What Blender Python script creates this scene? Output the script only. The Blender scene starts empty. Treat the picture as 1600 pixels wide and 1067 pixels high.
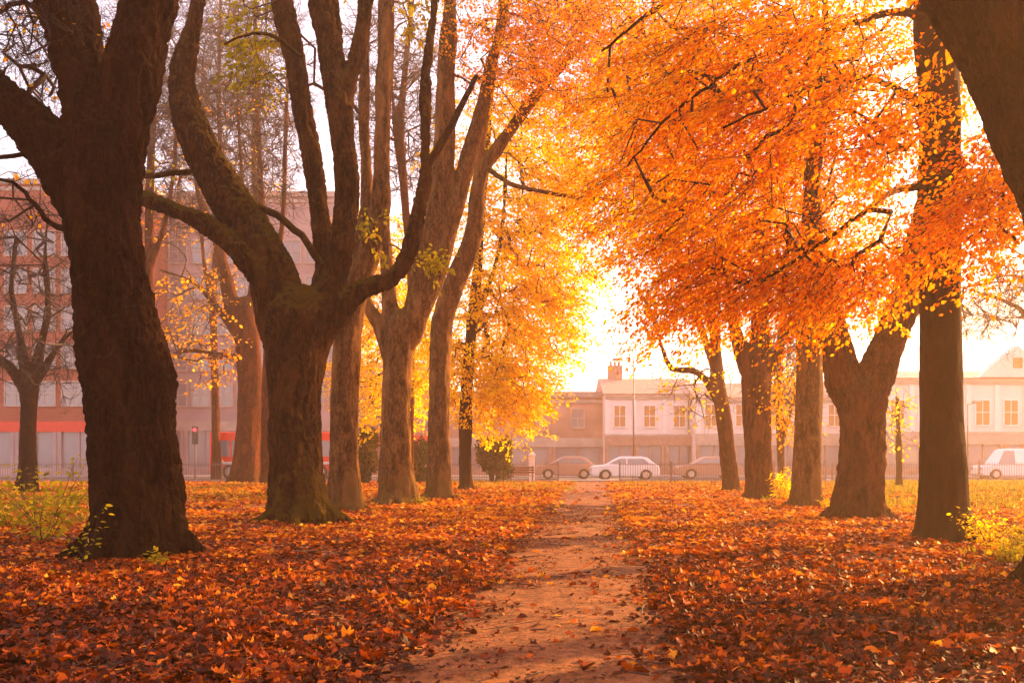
import bpy, math, random
import numpy as np
from mathutils import Vector, noise, Matrix
R = math.radians
# ------------------------------------------------------------------ camera / light
sc = bpy.context.scene
F, HY, CH = 1556.0, 712.0, 1.5            # focal length in photo pixels, horizon row, eye height
cam_d = bpy.data.cameras.new('camera'); cam = bpy.data.objects.new('camera', cam_d)
sc.collection.objects.link(cam); sc.camera = cam
cam_d.sensor_width = 36; cam_d.lens = 36*F/1600; cam_d.shift_y = (HY-533.5)/1600
cam_d.clip_end = 1500; cam.location = (0, 0, CH); cam.rotation_euler = (R(90), 0, 0)
SUN_AZ, SUN_EL = R(53), R(18)             # azimuth to the right of the view axis
w = bpy.data.worlds.new('World'); sc.world = w; w.use_nodes = True
nt = w.node_tree; nt.nodes.clear()
o_ = nt.nodes.new('ShaderNodeOutputWorld'); bg = nt.nodes.new('ShaderNodeBackground'); sky = nt.nodes.new('ShaderNodeTexSky')
sky.sky_type = 'NISHITA'; sky.sun_disc = False; sky.sun_elevation = SUN_EL; sky.sun_rotation = SUN_AZ
sky.air_density = 1.0; sky.dust_density = 2.0; sky.ozone_density = 1.0
mx = nt.nodes.new('ShaderNodeMix'); mx.data_type = 'RGBA'; mx.blend_type = 'MULTIPLY'; mx.inputs[0].default_value = 1
mx.inputs[7].default_value = (1.0, 0.68, 0.55, 1)
nt.links.new(sky.outputs[0], mx.inputs[6]); ad = nt.nodes.new('ShaderNodeMix'); ad.data_type = 'RGBA'; ad.blend_type = 'ADD'; ad.inputs[0].default_value = 1
ad.inputs[7].default_value = (2.3, 1.95, 2.35, 1)      # thin bright cloud veil over the whole sky
nt.links.new(mx.outputs[2], ad.inputs[6]); nt.links.new(ad.outputs[2], bg.inputs[0]); nt.links.new(bg.outputs[0], o_.inputs[0])
bg.inputs[1].default_value = 0.108
sd = bpy.data.lights.new('sun', 'SUN'); sun = bpy.data.objects.new('sun', sd); sc.collection.objects.link(sun)
sd.energy = 5.0; sd.angle = R(0.9); sd.color = (1.0, 0.52, 0.16)
sv = Vector((math.sin(SUN_AZ)*math.cos(SUN_EL), math.cos(SUN_AZ)*math.cos(SUN_EL), math.sin(SUN_EL)))
sun.rotation_euler = sv.to_track_quat('Z', 'Y').to_euler(); sun.location = sv*60
sc.view_settings.view_transform = 'Standard'; sc.view_settings.look = 'None'
sc.view_settings.exposure = 1.9; sc.view_settings.gamma = 1
sc.cycles.use_denoising = True
sc.cycles.max_bounces = 6; sc.cycles.diffuse_bounces = 3; sc.cycles.transmission_bounces = 5
sc.cycles.volume_bounces = 1; sc.cycles.transparent_max_bounces = 6
sc.cycles.sample_clamp_indirect = 6

# ------------------------------------------------------------------ helpers
rng = np.random.default_rng(7); random.seed(7)
COL = sc.collection
def P(px, py, d): return np.array([(px-800)/F*d, d, CH-(py-HY)/F*d])
def tag(o, label=None, cat=None, group=None, kind=None):
    for k, v in (('label', label), ('category', cat), ('group', group), ('kind', kind)):
        if v: o[k] = v
    return o
def empty(name, loc, label, cat, group=None, rz=0):
    o = bpy.data.objects.new(name, None); COL.objects.link(o); o.location = loc; o.rotation_euler = (0, 0, rz)
    o.empty_display_size = .3
    return tag(o, label, cat, group)
def mesh_np(name, V, faces, attrs=None, smooth=False):
    """faces: list of (n,k) int arrays"""
    me = bpy.data.meshes.new(name)
    V = np.asarray(V, np.float32).reshape(-1, 3)
    faces = [np.asarray(f, np.int32) for f in faces if len(f)]
    nl = sum(f.size for f in faces); nf = sum(len(f) for f in faces)
    me.vertices.add(len(V)); me.vertices.foreach_set('co', V.ravel())
    me.loops.add(nl); me.polygons.add(nf)
    me.loops.foreach_set('vertex_index', np.concatenate([f.ravel() for f in faces]))
    tot = np.concatenate([np.full(len(f), f.shape[1], np.int32) for f in faces])
    st = np.concatenate([[0], np.cumsum(tot)[:-1]]).astype(np.int32)
    me.polygons.foreach_set('loop_start', st)
    if smooth: me.polygons.foreach_set('use_smooth', np.ones(nf, bool))
    for k, a in (attrs or {}).items():
        at = me.attributes.new(k, 'FLOAT', 'FACE'); at.data.foreach_set('value', np.asarray(a, np.float32))
    me.update(calc_edges=True)
    return me
def obj(name, me, mat, parent=None, loc=None, smooth=None):
    o = bpy.data.objects.new(name, me); COL.objects.link(o)
    if mat is not None:
        for m in (mat if isinstance(mat, (list, tuple)) else [mat]): me.materials.append(m)
    if parent: o.parent = parent
    if loc is not None: o.location = loc
    return o
class MB:
    def __init__(s): s.v = []; s.f = []; s.n = 0
    def add(s, V, Fs):
        V = np.asarray(V, float)
        s.v.append(V); s.f += [tuple(int(i)+s.n for i in f) for f in Fs]; s.n += len(V)
    def box(s, x0, x1, y0, y1, z0, z1):
        s.add([(x0,y0,z0),(x1,y0,z0),(x1,y1,z0),(x0,y1,z0),(x0,y0,z1),(x1,y0,z1),(x1,y1,z1),(x0,y1,z1)],
              [(0,3,2,1),(4,5,6,7),(0,1,5,4),(1,2,6,5),(2,3,7,6),(3,0,4,7)]); return s
    def prism(s, poly, y0, y1):
        """poly of (x,z) extruded along y"""
        n = len(poly)
        s.add([(x,y0,z) for x,z in poly]+[(x,y1,z) for x,z in poly],
              [tuple(range(n)), tuple(range(2*n-1,n-1,-1))]+[(i,i+n,(i+1)%n+n,(i+1)%n) for i in range(n)]); return s
    def cyl(s, p0, p1, r0, r1=None, n=10):
        r1 = r0 if r1 is None else r1
        p0, p1 = Vector(p0), Vector(p1); d = (p1-p0).normalized()
        a = d.orthogonal().normalized(); b = d.cross(a)
        V = [p0+(a*math.cos(t)+b*math.sin(t))*r0 for t in np.linspace(0, 2*math.pi, n, False)]+\
            [p1+(a*math.cos(t)+b*math.sin(t))*r1 for t in np.linspace(0, 2*math.pi, n, False)]
        s.add([tuple(v) for v in V], [tuple(range(n-1,-1,-1)), tuple(range(n,2*n))]+[(i,(i+1)%n,(i+1)%n+n,i+n) for i in range(n)]); return s
    def build(s, name, mat, parent=None, bevel=0, smooth=False):
        me = bpy.data.meshes.new(name); me.from_pydata([tuple(v) for v in np.concatenate(s.v)], [], s.f); me.update()
        o = obj(name, me, mat, parent)
        if smooth:
            for p in me.polygons: p.use_smooth = True
        if bevel:
            m = o.modifiers.new('b', 'BEVEL'); m.width = bevel; m.segments = 3; m.limit_method = 'ANGLE'
        return o
def gz(x, y):
    x = np.asarray(x, float); y = np.asarray(y, float)
    return .03*np.sin(x*.9+1.3)*np.sin(y*.7)+.02*np.sin(x*2.3+y*1.1)*np.sin(y*1.9-x*.6)
def path_x(y): return .0835*y-.35

# ------------------------------------------------------------------ materials
def mat(name):
    m = bpy.data.materials.new(name); m.use_nodes = True; n = m.node_tree
    return m, n, n.nodes['Principled BSDF']
def N(n, t, **k):
    x = n.nodes.new(t)
    for a, b in k.items():
        if a.startswith('i_'): x.inputs[int(a[2:]) if a[2:].isdigit() else a[2:]].default_value = b
        else: setattr(x, a, b)
    return x
def ramp(n, stops, interp='LINEAR'):
    r = n.nodes.new('ShaderNodeValToRGB'); r.color_ramp.interpolation = interp
    e = r.color_ramp.elements
    while len(e) < len(stops): e.new(.5)
    for i, (p, c) in enumerate(stops): e[i].position = p; e[i].color = (*c, 1)
    return r
def flat(name, c, rough=.7, metal=0, var=.25, scale=3, bump=0):
    m, n, b = mat(name)
    tc = N(n, 'ShaderNodeTexCoord'); no = N(n, 'ShaderNodeTexNoise'); no.inputs['Scale'].default_value = scale; no.inputs['Detail'].default_value = 6
    n.links.new(tc.outputs['Object'], no.inputs['Vector'])
    r = ramp(n, [(.3, tuple(x*(1-var) for x in c)), (.7, tuple(min(1, x*(1+var*.5)) for x in c))])
    n.links.new(no.outputs[0], r.inputs[0]); n.links.new(r.outputs[0], b.inputs['Base Color'])
    b.inputs['Roughness'].default_value = rough; b.inputs['Metallic'].default_value = metal
    return m
def bark(name, dark, light, moss=(.10,.10,.015), moss_amt=.3, scale=1.0, bump=.6, ridged=True):
    m, n, b = mat(name); L = n.links.new
    tc = N(n, 'ShaderNodeTexCoord'); mp = N(n, 'ShaderNodeMapping'); mp.inputs['Scale'].default_value = (scale, scale, scale*(.35 if ridged else .8))
    L(tc.outputs['Object'], mp.inputs[0])
    n1 = N(n, 'ShaderNodeTexNoise'); n1.inputs['Scale'].default_value = 9; n1.inputs['Detail'].default_value = 9; n1.inputs['Roughness'].default_value = .68; n1.inputs['Distortion'].default_value = .6
    vo = N(n, 'ShaderNodeTexVoronoi'); vo.inputs['Scale'].default_value = 16; vo.feature = 'DISTANCE_TO_EDGE'
    n2 = N(n, 'ShaderNodeTexNoise'); n2.inputs['Scale'].default_value = 2.2; n2.inputs['Detail'].default_value = 5
    wv = N(n, 'ShaderNodeMapping'); add = N(n, 'ShaderNodeVectorMath', operation='ADD')
    L(n1.outputs['Color'], wv.inputs[0]); wv.inputs['Scale'].default_value = (.25,.25,.25)
    L(mp.outputs[0], add.inputs[0]); L(wv.outputs[0], add.inputs[1])
    L(mp.outputs[0], n1.inputs['Vector']); L(add.outputs[0], vo.inputs['Vector']); L(mp.outputs[0], n2.inputs['Vector'])
    vr = N(n, 'ShaderNodeMapRange'); vr.inputs[2].default_value = .16; L(vo.outputs['Distance'], vr.inputs[0])
    mul = N(n, 'ShaderNodeMath', operation='MULTIPLY_ADD'); L(vr.outputs[0], mul.inputs[0]); mul.inputs[1].default_value = .38
    st = N(n, 'ShaderNodeMapRange'); L(n1.outputs[0], st.inputs[0]); st.inputs[1].default_value = .34; st.inputs[2].default_value = .68; st.inputs[4].default_value = .62; L(st.outputs[0], mul.inputs[2])
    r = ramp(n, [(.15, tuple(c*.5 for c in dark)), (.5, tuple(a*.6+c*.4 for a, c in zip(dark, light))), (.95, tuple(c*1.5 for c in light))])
    L(mul.outputs[0], r.inputs[0])
    # large patches of lighter shed bark
    r2 = ramp(n, [(.52, (0,0,0)), (.60, (1,1,1))]); L(n2.outputs[0], r2.inputs[0])
    mixp = N(n, 'ShaderNodeMix', data_type='RGBA'); mixp.inputs[7].default_value = (*[min(1, c*2.1) for c in light], 1)
    mp2 = N(n, 'ShaderNodeMath', operation='MULTIPLY'); L(r2.outputs[0], mp2.inputs[0]); mp2.inputs[1].default_value = .4
    L(mp2.outputs[0], mixp.inputs[0]); L(r.outputs[0], mixp.inputs[6])
    # moss grows on upward faces and near the foot
    geo = N(n, 'ShaderNodeNewGeometry'); sx = N(n, 'ShaderNodeSeparateXYZ'); L(geo.outputs['Normal'], sx.inputs[0])
    sp = N(n, 'ShaderNodeSeparateXYZ'); L(geo.outputs['Position'], sp.inputs[0])
    foot = N(n, 'ShaderNodeMapRange'); L(sp.outputs[2], foot.inputs[0]); foot.inputs[1].default_value = 1.4; foot.inputs[2].default_value = 0; foot.inputs[4].default_value = .45
    a1 = N(n, 'ShaderNodeMath', operation='ADD'); L(sx.outputs[2], a1.inputs[0]); L(foot.outputs[0], a1.inputs[1])
    a2 = N(n, 'ShaderNodeMath', operation='ADD'); L(a1.outputs[0], a2.inputs[0]); L(n2.outputs[0], a2.inputs[1])
    mr = N(n, 'ShaderNodeMapRange'); L(a2.outputs[0], mr.inputs[0]); mr.inputs[1].default_value = .62; mr.inputs[2].default_value = 1.05; mr.inputs[4].default_value = moss_amt
    mm = N(n, 'ShaderNodeMix', data_type='RGBA'); L(mr.outputs[0], mm.inputs[0]); L(mixp.outputs[2], mm.inputs[6]); mm.inputs[7].default_value = (*moss, 1)
    L(mm.outputs[2], b.inputs['Base Color']); b.inputs['Roughness'].default_value = .9; b.inputs['Specular IOR Level'].default_value = .04
    bp = N(n, 'ShaderNodeBump'); bp.inputs['Strength'].default_value = min(1, bump*1.2); bp.inputs['Distance'].default_value = .09*bump; L(mul.outputs[0], bp.inputs['Height']); L(bp.outputs[0], b.inputs['Normal'])
    return m
def leaf_mat(name, stops, trans=.55, rough=.5, spec=0):
    m, n, b = mat(name); L = n.links.new
    at = N(n, 'ShaderNodeAttribute', attribute_name='hue'); r = ramp(n, stops); L(at.outputs['Fac'], r.inputs[0])
    L(r.outputs[0], b.inputs['Base Color']); b.inputs['Roughness'].default_value = rough; b.inputs['Specular IOR Level'].default_value = spec
    tr = N(n, 'ShaderNodeBsdfTranslucent'); hs = N(n, 'ShaderNodeHueSaturation'); hs.inputs['Saturation'].default_value = 1.05; hs.inputs['Value'].default_value = 1.1
    L(r.outputs[0], hs.inputs['Color']); L(hs.outputs[0], tr.inputs[0])
    ms = N(n, 'ShaderNodeMixShader'); ms.inputs[0].default_value = trans
    L(b.outputs[0], ms.inputs[1]); L(tr.outputs[0], ms.inputs[2]); L(ms.outputs[0], n.nodes['Material Output'].inputs[0])
    return m
M = {}
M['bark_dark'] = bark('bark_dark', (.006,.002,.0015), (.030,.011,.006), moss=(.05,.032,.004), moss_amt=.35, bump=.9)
M['bark_plane'] = bark('bark_plane', (.012,.004,.0012), (.066,.027,.008), moss=(.10,.07,.006), moss_amt=.8, scale=.9, bump=.8)
M['bark_smooth'] = bark('bark_smooth', (.045,.020,.007), (.15,.076,.026), moss=(.08,.055,.006), moss_amt=.4, scale=.7, bump=.35)
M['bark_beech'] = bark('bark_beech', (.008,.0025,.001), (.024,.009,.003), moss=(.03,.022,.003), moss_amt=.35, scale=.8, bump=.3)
M['bark_red'] = bark('bark_red', (.035,.009,.004), (.13,.038,.014), moss=(.09,.06,.01), moss_amt=.3, scale=1.1, bump=.8)
M['twig'] = flat('twig', (.045,.018,.010), .8)
M['twig_dark'] = flat('twig_dark', (.025,.013,.009), .8)
M['leaf_copper'] = leaf_mat('leaf_copper', [(0,(.50,.085,.0005)), (.25,(.82,.25,.0005)), (.6,(.92,.42,.001)), (1,(.94,.60,.002))], .62)
M['leaf_amber'] = leaf_mat('leaf_amber', [(0,(.72,.20,.0005)), (.4,(.88,.38,.001)), (.75,(.93,.52,.002)), (1,(.94,.64,.004))], .6)
M['leaf_gold'] = leaf_mat('leaf_gold', [(0,(.70,.34,.001)), (.4,(.88,.56,.001)), (.75,(.94,.70,.002)), (1,(.94,.80,.004))], .6)
M['leaf_green'] = leaf_mat('leaf_green', [(0,(.14,.13,.012)), (.5,(.34,.30,.02)), (1,(.65,.48,.03))], .5)
M['leaf_ever'] = leaf_mat('leaf_ever', [(0,(.02,.03,.008)), (.6,(.06,.06,.012)), (1,(.20,.14,.02))], .3)
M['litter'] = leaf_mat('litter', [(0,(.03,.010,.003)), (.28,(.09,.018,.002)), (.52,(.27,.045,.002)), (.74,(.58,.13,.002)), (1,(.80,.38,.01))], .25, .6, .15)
M['grass'] = leaf_mat('grass', [(0,(.10,.11,.012)), (.6,(.26,.24,.02)), (1,(.45,.33,.04))], .45)
def ground_mat():
    m, n, b = mat('ground'); L = n.links.new
    tc = N(n, 'ShaderNodeTexCoord')
    v = N(n, 'ShaderNodeTexVoronoi'); v.inputs['Scale'].default_value = 11; L(tc.outputs['Object'], v.inputs['Vector'])
    no = N(n, 'ShaderNodeTexNoise'); no.inputs['Scale'].default_value = .35; no.inputs['Detail'].default_value = 5; L(tc.outputs['Object'], no.inputs['Vector'])
    s = N(n, 'ShaderNodeSeparateColor'); L(v.outputs['Color'], s.inputs[0])
    r = ramp(n, [(0,(.05,.022,.010)), (.35,(.17,.05,.012)), (.65,(.36,.085,.012)), (.9,(.55,.17,.015)), (1,(.65,.32,.03))]); L(s.outputs[0], r.inputs[0])
    g = ramp(n, [(.55,(0,0,0)), (.72,(1,1,1))]); L(no.outputs[0], g.inputs[0])
    mg = N(n, 'ShaderNodeMath', operation='MULTIPLY'); L(g.outputs[0], mg.inputs[0]); mg.inputs[1].default_value = .45
    mx = N(n, 'ShaderNodeMix', data_type='RGBA'); L(mg.outputs[0], mx.inputs[0]); L(r.outputs[0], mx.inputs[6]); mx.inputs[7].default_value = (.16,.13,.02,1)
    L(mx.outputs[2], b.inputs['Base Color']); b.inputs['Roughness'].default_value = .9
    bp = N(n, 'ShaderNodeBump'); bp.inputs['Strength'].default_value = .8; bp.inputs['Distance'].default_value = .04; L(v.outputs['Distance'], bp.inputs['Height']); L(bp.outputs[0], b.inputs['Normal'])
    return m
M['ground'] = ground_mat()
def path_mat():
    m, n, b = mat('path'); L = n.links.new
    tc = N(n, 'ShaderNodeTexCoord')
    a = N(n, 'ShaderNodeTexNoise'); a.inputs['Scale'].default_value = 2.6; a.inputs['Detail'].default_value = 8; a.inputs['Roughness'].default_value = .65; L(tc.outputs['Object'], a.inputs['Vector'])
    f = N(n, 'ShaderNodeTexNoise'); f.inputs['Scale'].default_value = 60; f.inputs['Detail'].default_value = 6; f.inputs['Roughness'].default_value = .75; L(tc.outputs['Object'], f.inputs['Vector'])
    r = ramp(n, [(.3,(.15,.058,.017)), (.5,(.31,.128,.042)), (.75,(.45,.20,.075))]); L(a.outputs[0], r.inputs[0])
    r2 = ramp(n, [(.38,(.45,.4,.38)), (.6,(1.1,1.05,1))]); L(f.outputs[0], r2.inputs[0])
    mu = N(n, 'ShaderNodeMix', data_type='RGBA', blend_type='MULTIPLY'); mu.inputs[0].default_value = 1; L(r.outputs[0], mu.inputs[6]); L(r2.outputs[0], mu.inputs[7])
    L(mu.outputs[2], b.inputs['Base Color']); b.inputs['Roughness'].default_value = .75
    bp = N(n, 'ShaderNodeBump'); bp.inputs['Strength'].default_value = 1; bp.inputs['Distance'].default_value = .05
    g_ = N(n, 'ShaderNodeTexNoise'); g_.inputs['Scale'].default_value = 11; g_.inputs['Detail'].default_value = 7; g_.inputs['Roughness'].default_value = .7; L(tc.outputs['Object'], g_.inputs['Vector'])
    r3 = ramp(n, [(.36,(.45,.42,.40)), (.5,(.95,.95,.95)), (.66,(1.25,1.2,1.15))]); L(g_.outputs[0], r3.inputs[0])
    m3 = N(n, 'ShaderNodeMix', data_type='RGBA', blend_type='MULTIPLY'); m3.inputs[0].default_value = 1; L(mu.outputs[2], m3.inputs[6]); L(r3.outputs[0], m3.inputs[7]); L(m3.outputs[2], b.inputs['Base Color']); b.inputs['Specular IOR Level'].default_value = .15
    hh = N(n, 'ShaderNodeMath', operation='MULTIPLY_ADD'); L(f.outputs[0], hh.inputs[0]); hh.inputs[1].default_value = .35; L(g_.outputs[0], hh.inputs[2]); L(hh.outputs[0], bp.inputs['Height']); L(bp.outputs[0], b.inputs['Normal'])
    return m
M['path'] = path_mat()
def brick_mat(name, c1, c2, mortar):
    m, n, b = mat(name); L = n.links.new
    tc = N(n, 'ShaderNodeTexCoord'); s = N(n, 'ShaderNodeSeparateXYZ'); L(tc.outputs['Object'], s.inputs[0])
    ad = N(n, 'ShaderNodeMath', operation='ADD'); L(s.outputs[0], ad.inputs[0]); L(s.outputs[1], ad.inputs[1])
    c = N(n, 'ShaderNodeCombineXYZ'); L(ad.outputs[0], c.inputs[0]); L(s.outputs[2], c.inputs[1])
    br = N(n, 'ShaderNodeTexBrick'); br.inputs['Scale'].default_value = 4.4; br.inputs['Color1'].default_value = (*c1, 1); br.inputs['Color2'].default_value = (*c2, 1); br.inputs['Mortar'].default_value = (*mortar, 1); br.inputs['Mortar Size'].default_value = .015
    L(c.outputs[0], br.inputs['Vector'])
    no = N(n, 'ShaderNodeTexNoise'); no.inputs['Scale'].default_value = .5; no.inputs['Detail'].default_value = 6; L(tc.outputs['Object'], no.inputs['Vector'])
    r = ramp(n, [(.3,(.65,.62,.6)), (.7,(1.1,1.1,1.1))]); L(no.outputs[0], r.inputs[0])
    mu = N(n, 'ShaderNodeMix', data_type='RGBA', blend_type='MULTIPLY'); mu.inputs[0].default_value = 1; L(br.outputs[0], mu.inputs[6]); L(r.outputs[0], mu.inputs[7])
    L(mu.outputs[2], b.inputs['Base Color']); b.inputs['Roughness'].default_value = .85
    return m
M['brick_red'] = brick_mat('brick_red', (.42,.075,.04), (.30,.06,.035), (.35,.25,.2))
M['brick_hazed'] = brick_mat('brick_hazed', (.52,.28,.20), (.46,.24,.17), (.5,.38,.32))  # brick paled toward peach, distance haze put into the colour
M['render_pale'] = flat('render_pale', (.40,.29,.29), .85, scale=.6)
M['render_white'] = flat('render_white', (.78,.72,.70), .8, scale=.5, var=.15)
M['stone'] = flat('stone', (.45,.36,.31), .8, scale=1.2)
M['slate'] = flat('slate', (.34,.25,.24), .7, scale=4)
M['roof_tile'] = flat('roof_tile', (.45,.27,.22), .8, scale=4)  # tile tone lightened to carry haze over the far roofs
M['white'] = flat('white', (.8,.78,.76), .5, var=.08)
M['shop_brown'] = flat('shop_brown', (.38,.22,.17), .6)  # shopfront brown paled in place of thicker mist
M['red_sign'] = flat('red_sign', (.70,.04,.02), .5, var=.1)
M['amber_blind'] = flat('amber_blind', (.46,.23,.09), .8, var=.15)
M['iron'] = flat('iron', (.16,.11,.10), .5)  # iron greyed so the far railings look veiled by haze
M['wood'] = flat('wood', (.22,.10,.05), .7)
M['asphalt'] = flat('asphalt', (.07,.06,.06), .8, scale=8)
M['paving'] = flat('paving', (.30,.24,.22), .8, scale=2)
M['car_white'] = flat('car_white', (.75,.76,.80), .25, var=.04)
M['car_hazed'] = flat('car_hazed', (.42,.24,.18), .25, var=.06)  # maroon lightened to dull beige, haze painted into the car colour
M['bus_red'] = flat('bus_red', (.75,.035,.015), .3, var=.06)
M['rubber'] = flat('rubber', (.02,.02,.02), .8)
M['rim'] = flat('rim', (.5,.5,.5), .35, 1)
m_, n_, b_ = mat('glass'); b_.inputs['Base Color'].default_value = (.24,.23,.26,1); b_.inputs['Roughness'].default_value = .08; b_.inputs['Specular IOR Level'].default_value = .9; M['glass'] = m_  # grey base lifts the far panes as mist would
m_, n_, b_ = mat('water'); b_.inputs['Base Color'].default_value = (.03,.025,.02,1); b_.inputs['Roughness'].default_value = .03; M['water'] = m_
m_, n_, b_ = mat('red_lamp'); b_.inputs['Base Color'].default_value = (.8,.02,.02,1); b_.inputs['Emission Color'].default_value = (1,.03,.05,1); b_.inputs['Emission Strength'].default_value = 1.2; M['red_lamp'] = m_
m_, n_, b_ = mat('lens_dark'); b_.inputs['Base Color'].default_value = (.03,.03,.03,1); b_.inputs['Roughness'].default_value = .2; M['lens_dark'] = m_

# ------------------------------------------------------------------ numpy geometry
def nrm(a): return a/np.maximum(np.linalg.norm(a, axis=-1, keepdims=True), 1e-9)
def edge_tubes(p0, p1, r0, r1, d0, d1, sides=4):
    """vectorised tube segments, ring frames from directions d0/d1"""
    n = len(p0); ref = np.array([.31, .17, .93])
    th = np.linspace(0, 2*np.pi, sides, False)
    def ring(p, r, d):
        d = nrm(d); a = nrm(np.cross(d, ref)); b = np.cross(d, a)
        return p[:, None]+r[:, None, None]*(np.cos(th)[None, :, None]*a[:, None]+np.sin(th)[None, :, None]*b[:, None])
    V = np.concatenate([ring(p0, r0, d0), ring(p1, r1, d1)], 1).reshape(-1, 3)
    i = np.arange(sides); j = (i+1) % sides
    q = np.stack([i, j, j+sides, i+sides], 1)
    Q = (q[None]+(np.arange(n)*2*sides)[:, None, None]).reshape(-1, 4)
    return V, Q
def merge(parts):
    V, Q, k = [], [], 0
    for v, q in parts:
        V.append(v); Q.append(q+k); k += len(v)
    return np.concatenate(V), np.concatenate(Q)
def leaf_geo(pos, ax, nm, ln, wr, fold, rg):
    """ovate leaf: two quads folded on the midrib"""
    n = len(pos); ax = nrm(ax); sd = nrm(np.cross(nm, ax)); nm = np.cross(ax, sd)
    ln = ln[:, None]; w = wr*ln*rg.uniform(.8, 1.2, (n, 1)); f = fold*rg.uniform(.2, 1.6, (n, 1)); cu = rg.normal(0, .12, (n, 1))
    b = pos; t = pos+ax*ln+nm*ln*cu
    def s(u, k, sg): return pos+ax*ln*u+sd*w*k*sg+nm*(w*k*f+ln*cu*u*u)
    V = np.stack([b, s(.33, .5, 1), s(.7, .4, 1), t, s(.7, .4, -1), s(.33, .5, -1)], 1).reshape(-1, 3)
    q = np.array([[0, 1, 2, 3], [0, 3, 4, 5]])
    return V, (q[None]+(np.arange(n)*6)[:, None, None]).reshape(-1, 4)
def leaf_quad(pos, ax, nm, ln, wr, rg):
    n = len(pos); ax = nrm(ax); sd = nrm(np.cross(nm, ax)); ln = ln[:, None]; w = ln*wr
    V = np.stack([pos, pos+ax*ln*.5+sd*w*.5, pos+ax*ln, pos+ax*ln*.5-sd*w*.5], 1).reshape(-1, 3)
    return V, np.arange(n*4).reshape(-1, 4)
def catmull(pts, step):
    p = np.asarray(pts, float); out = []
    q = np.vstack([2*p[0]-p[1], p, 2*p[-1]-p[-2]])
    for i in range(1, len(q)-2):
        a, b, c, d = q[i-1], q[i], q[i+1], q[i+2]
        n = max(2, int(np.linalg.norm(c[:3]-b[:3])/step))
        for t in np.linspace(0, 1, n, False):
            out.append(.5*((2*b)+(c-a)*t+(2*a-5*b+4*c-d)*t*t+(3*b-a-3*c+d)*t**3))
    out.append(p[-1]); return np.array(out)
def tube(pts, sides=16, lobes=None, rg=None, wob=0.05):
    """closed tube through pts (n,4); returns V, quads list and end caps"""
    p = pts[:, :3]; r = np.maximum(pts[:, 3], .002); d = nrm(np.gradient(p, axis=0))
    a = nrm(np.cross(d[0], [.2, 1, .1])); fr = []
    for i in range(len(p)):
        a = nrm(a-d[i]*np.dot(a, d[i])); fr.append((a, np.cross(d[i], a)))
    th = np.linspace(0, 2*np.pi, sides, False); V = []
    for i in range(len(p)):
        k = np.ones(sides)
        if lobes: 
            z = max(0, p[i, 2]); k += lobes[0]*np.exp(-z/lobes[1])*(np.cos(lobes[2]*th+lobes[3])**2-.35) + .05*np.cos(3*th+z*.7+lobes[3])+.03*np.cos(5*th-z*1.1)
        if rg is not None: k = k*(1+wob*(noise.noise(Vector((i*.35, rgseed[0], 0)))))
        V.append(p[i]+r[i]*k[:, None]*(np.cos(th)[:, None]*fr[i][0]+np.sin(th)[:, None]*fr[i][1]))
    V = np.concatenate(V+[p[:1], p[-1:]]); n = len(p)
    i = np.arange(sides); j = (i+1) % sides; Q = []
    for s in range(n-1): Q.append(np.stack([i+s*sides, j+s*sides, j+(s+1)*sides, i+(s+1)*sides], 1))
    T = np.concatenate([np.stack([j, i, np.full(sides, n*sides)], 1), np.stack([i+(n-1)*sides, j+(n-1)*sides, np.full(sides, n*sides+1)], 1)])
    return V, np.concatenate(Q), T
rgseed = [0.0]
def fuse(parts, voxel, seedv, amp=(.05, .018), plates=0):
    """voxel-fuse closed tubes into one continuous surface, then roughen it"""
    V, Qs, Ts, k = [], [], [], 0
    for v, q, t in parts: V.append(v); Qs.append(q+k); Ts.append(t+k); k += len(v)
    me = mesh_np('tmp', np.concatenate(V), [np.concatenate(Qs), np.concatenate(Ts)])
    o = bpy.data.objects.new('tmp', me); COL.objects.link(o)
    md = o.modifiers.new('r', 'REMESH'); md.mode = 'VOXEL'; md.voxel_size = voxel
    sm = o.modifiers.new('s', 'SMOOTH'); sm.iterations = 3; sm.factor = .5
    dg = bpy.context.evaluated_depsgraph_get(); ev = o.evaluated_get(dg); m2 = ev.to_mesh()
    n = len(m2.vertices); co = np.empty(n*3, np.float32); m2.vertices.foreach_get('co', co); co = co.reshape(-1, 3)
    nn = np.empty(n*3, np.float32); m2.vertices.foreach_get('normal', nn); nn = nn.reshape(-1, 3)
    lt = np.empty(len(m2.polygons), np.int32); m2.polygons.foreach_get('loop_total', lt)
    li = np.empty(len(m2.loops), np.int32); m2.loops.foreach_get('vertex_index', li)
    quads = li.reshape(-1, 4) if (lt == 4).all() else None
    if quads is None: raise RuntimeError('remesh not quads')
    ev.to_mesh_clear(); bpy.data.objects.remove(o); bpy.data.meshes.remove(me)
    dis = np.empty(n)
    for i in range(n):
        x, y, z = co[i]; v = Vector((x*1.6+seedv, y*1.6, z*.9)); u = Vector((x*7+seedv, y*7, z*2.3))
        dis[i] = amp[0]*noise.noise(v)+amp[1]*(1-2*abs(noise.noise(u)))+amp[1]*.6*noise.noise(u*2.7)
        if plates:
            f = noise.voronoi(Vector((x*8+.5*dis[i]*20+seedv, y*8, z*3.2+x)))[0]; dis[i] -= plates*max(0, 1-(f[1]-f[0])/.22)
    dis -= dis.mean()+(.012 if plates else 0)
    return co+nn*dis[:, None], quads
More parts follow.
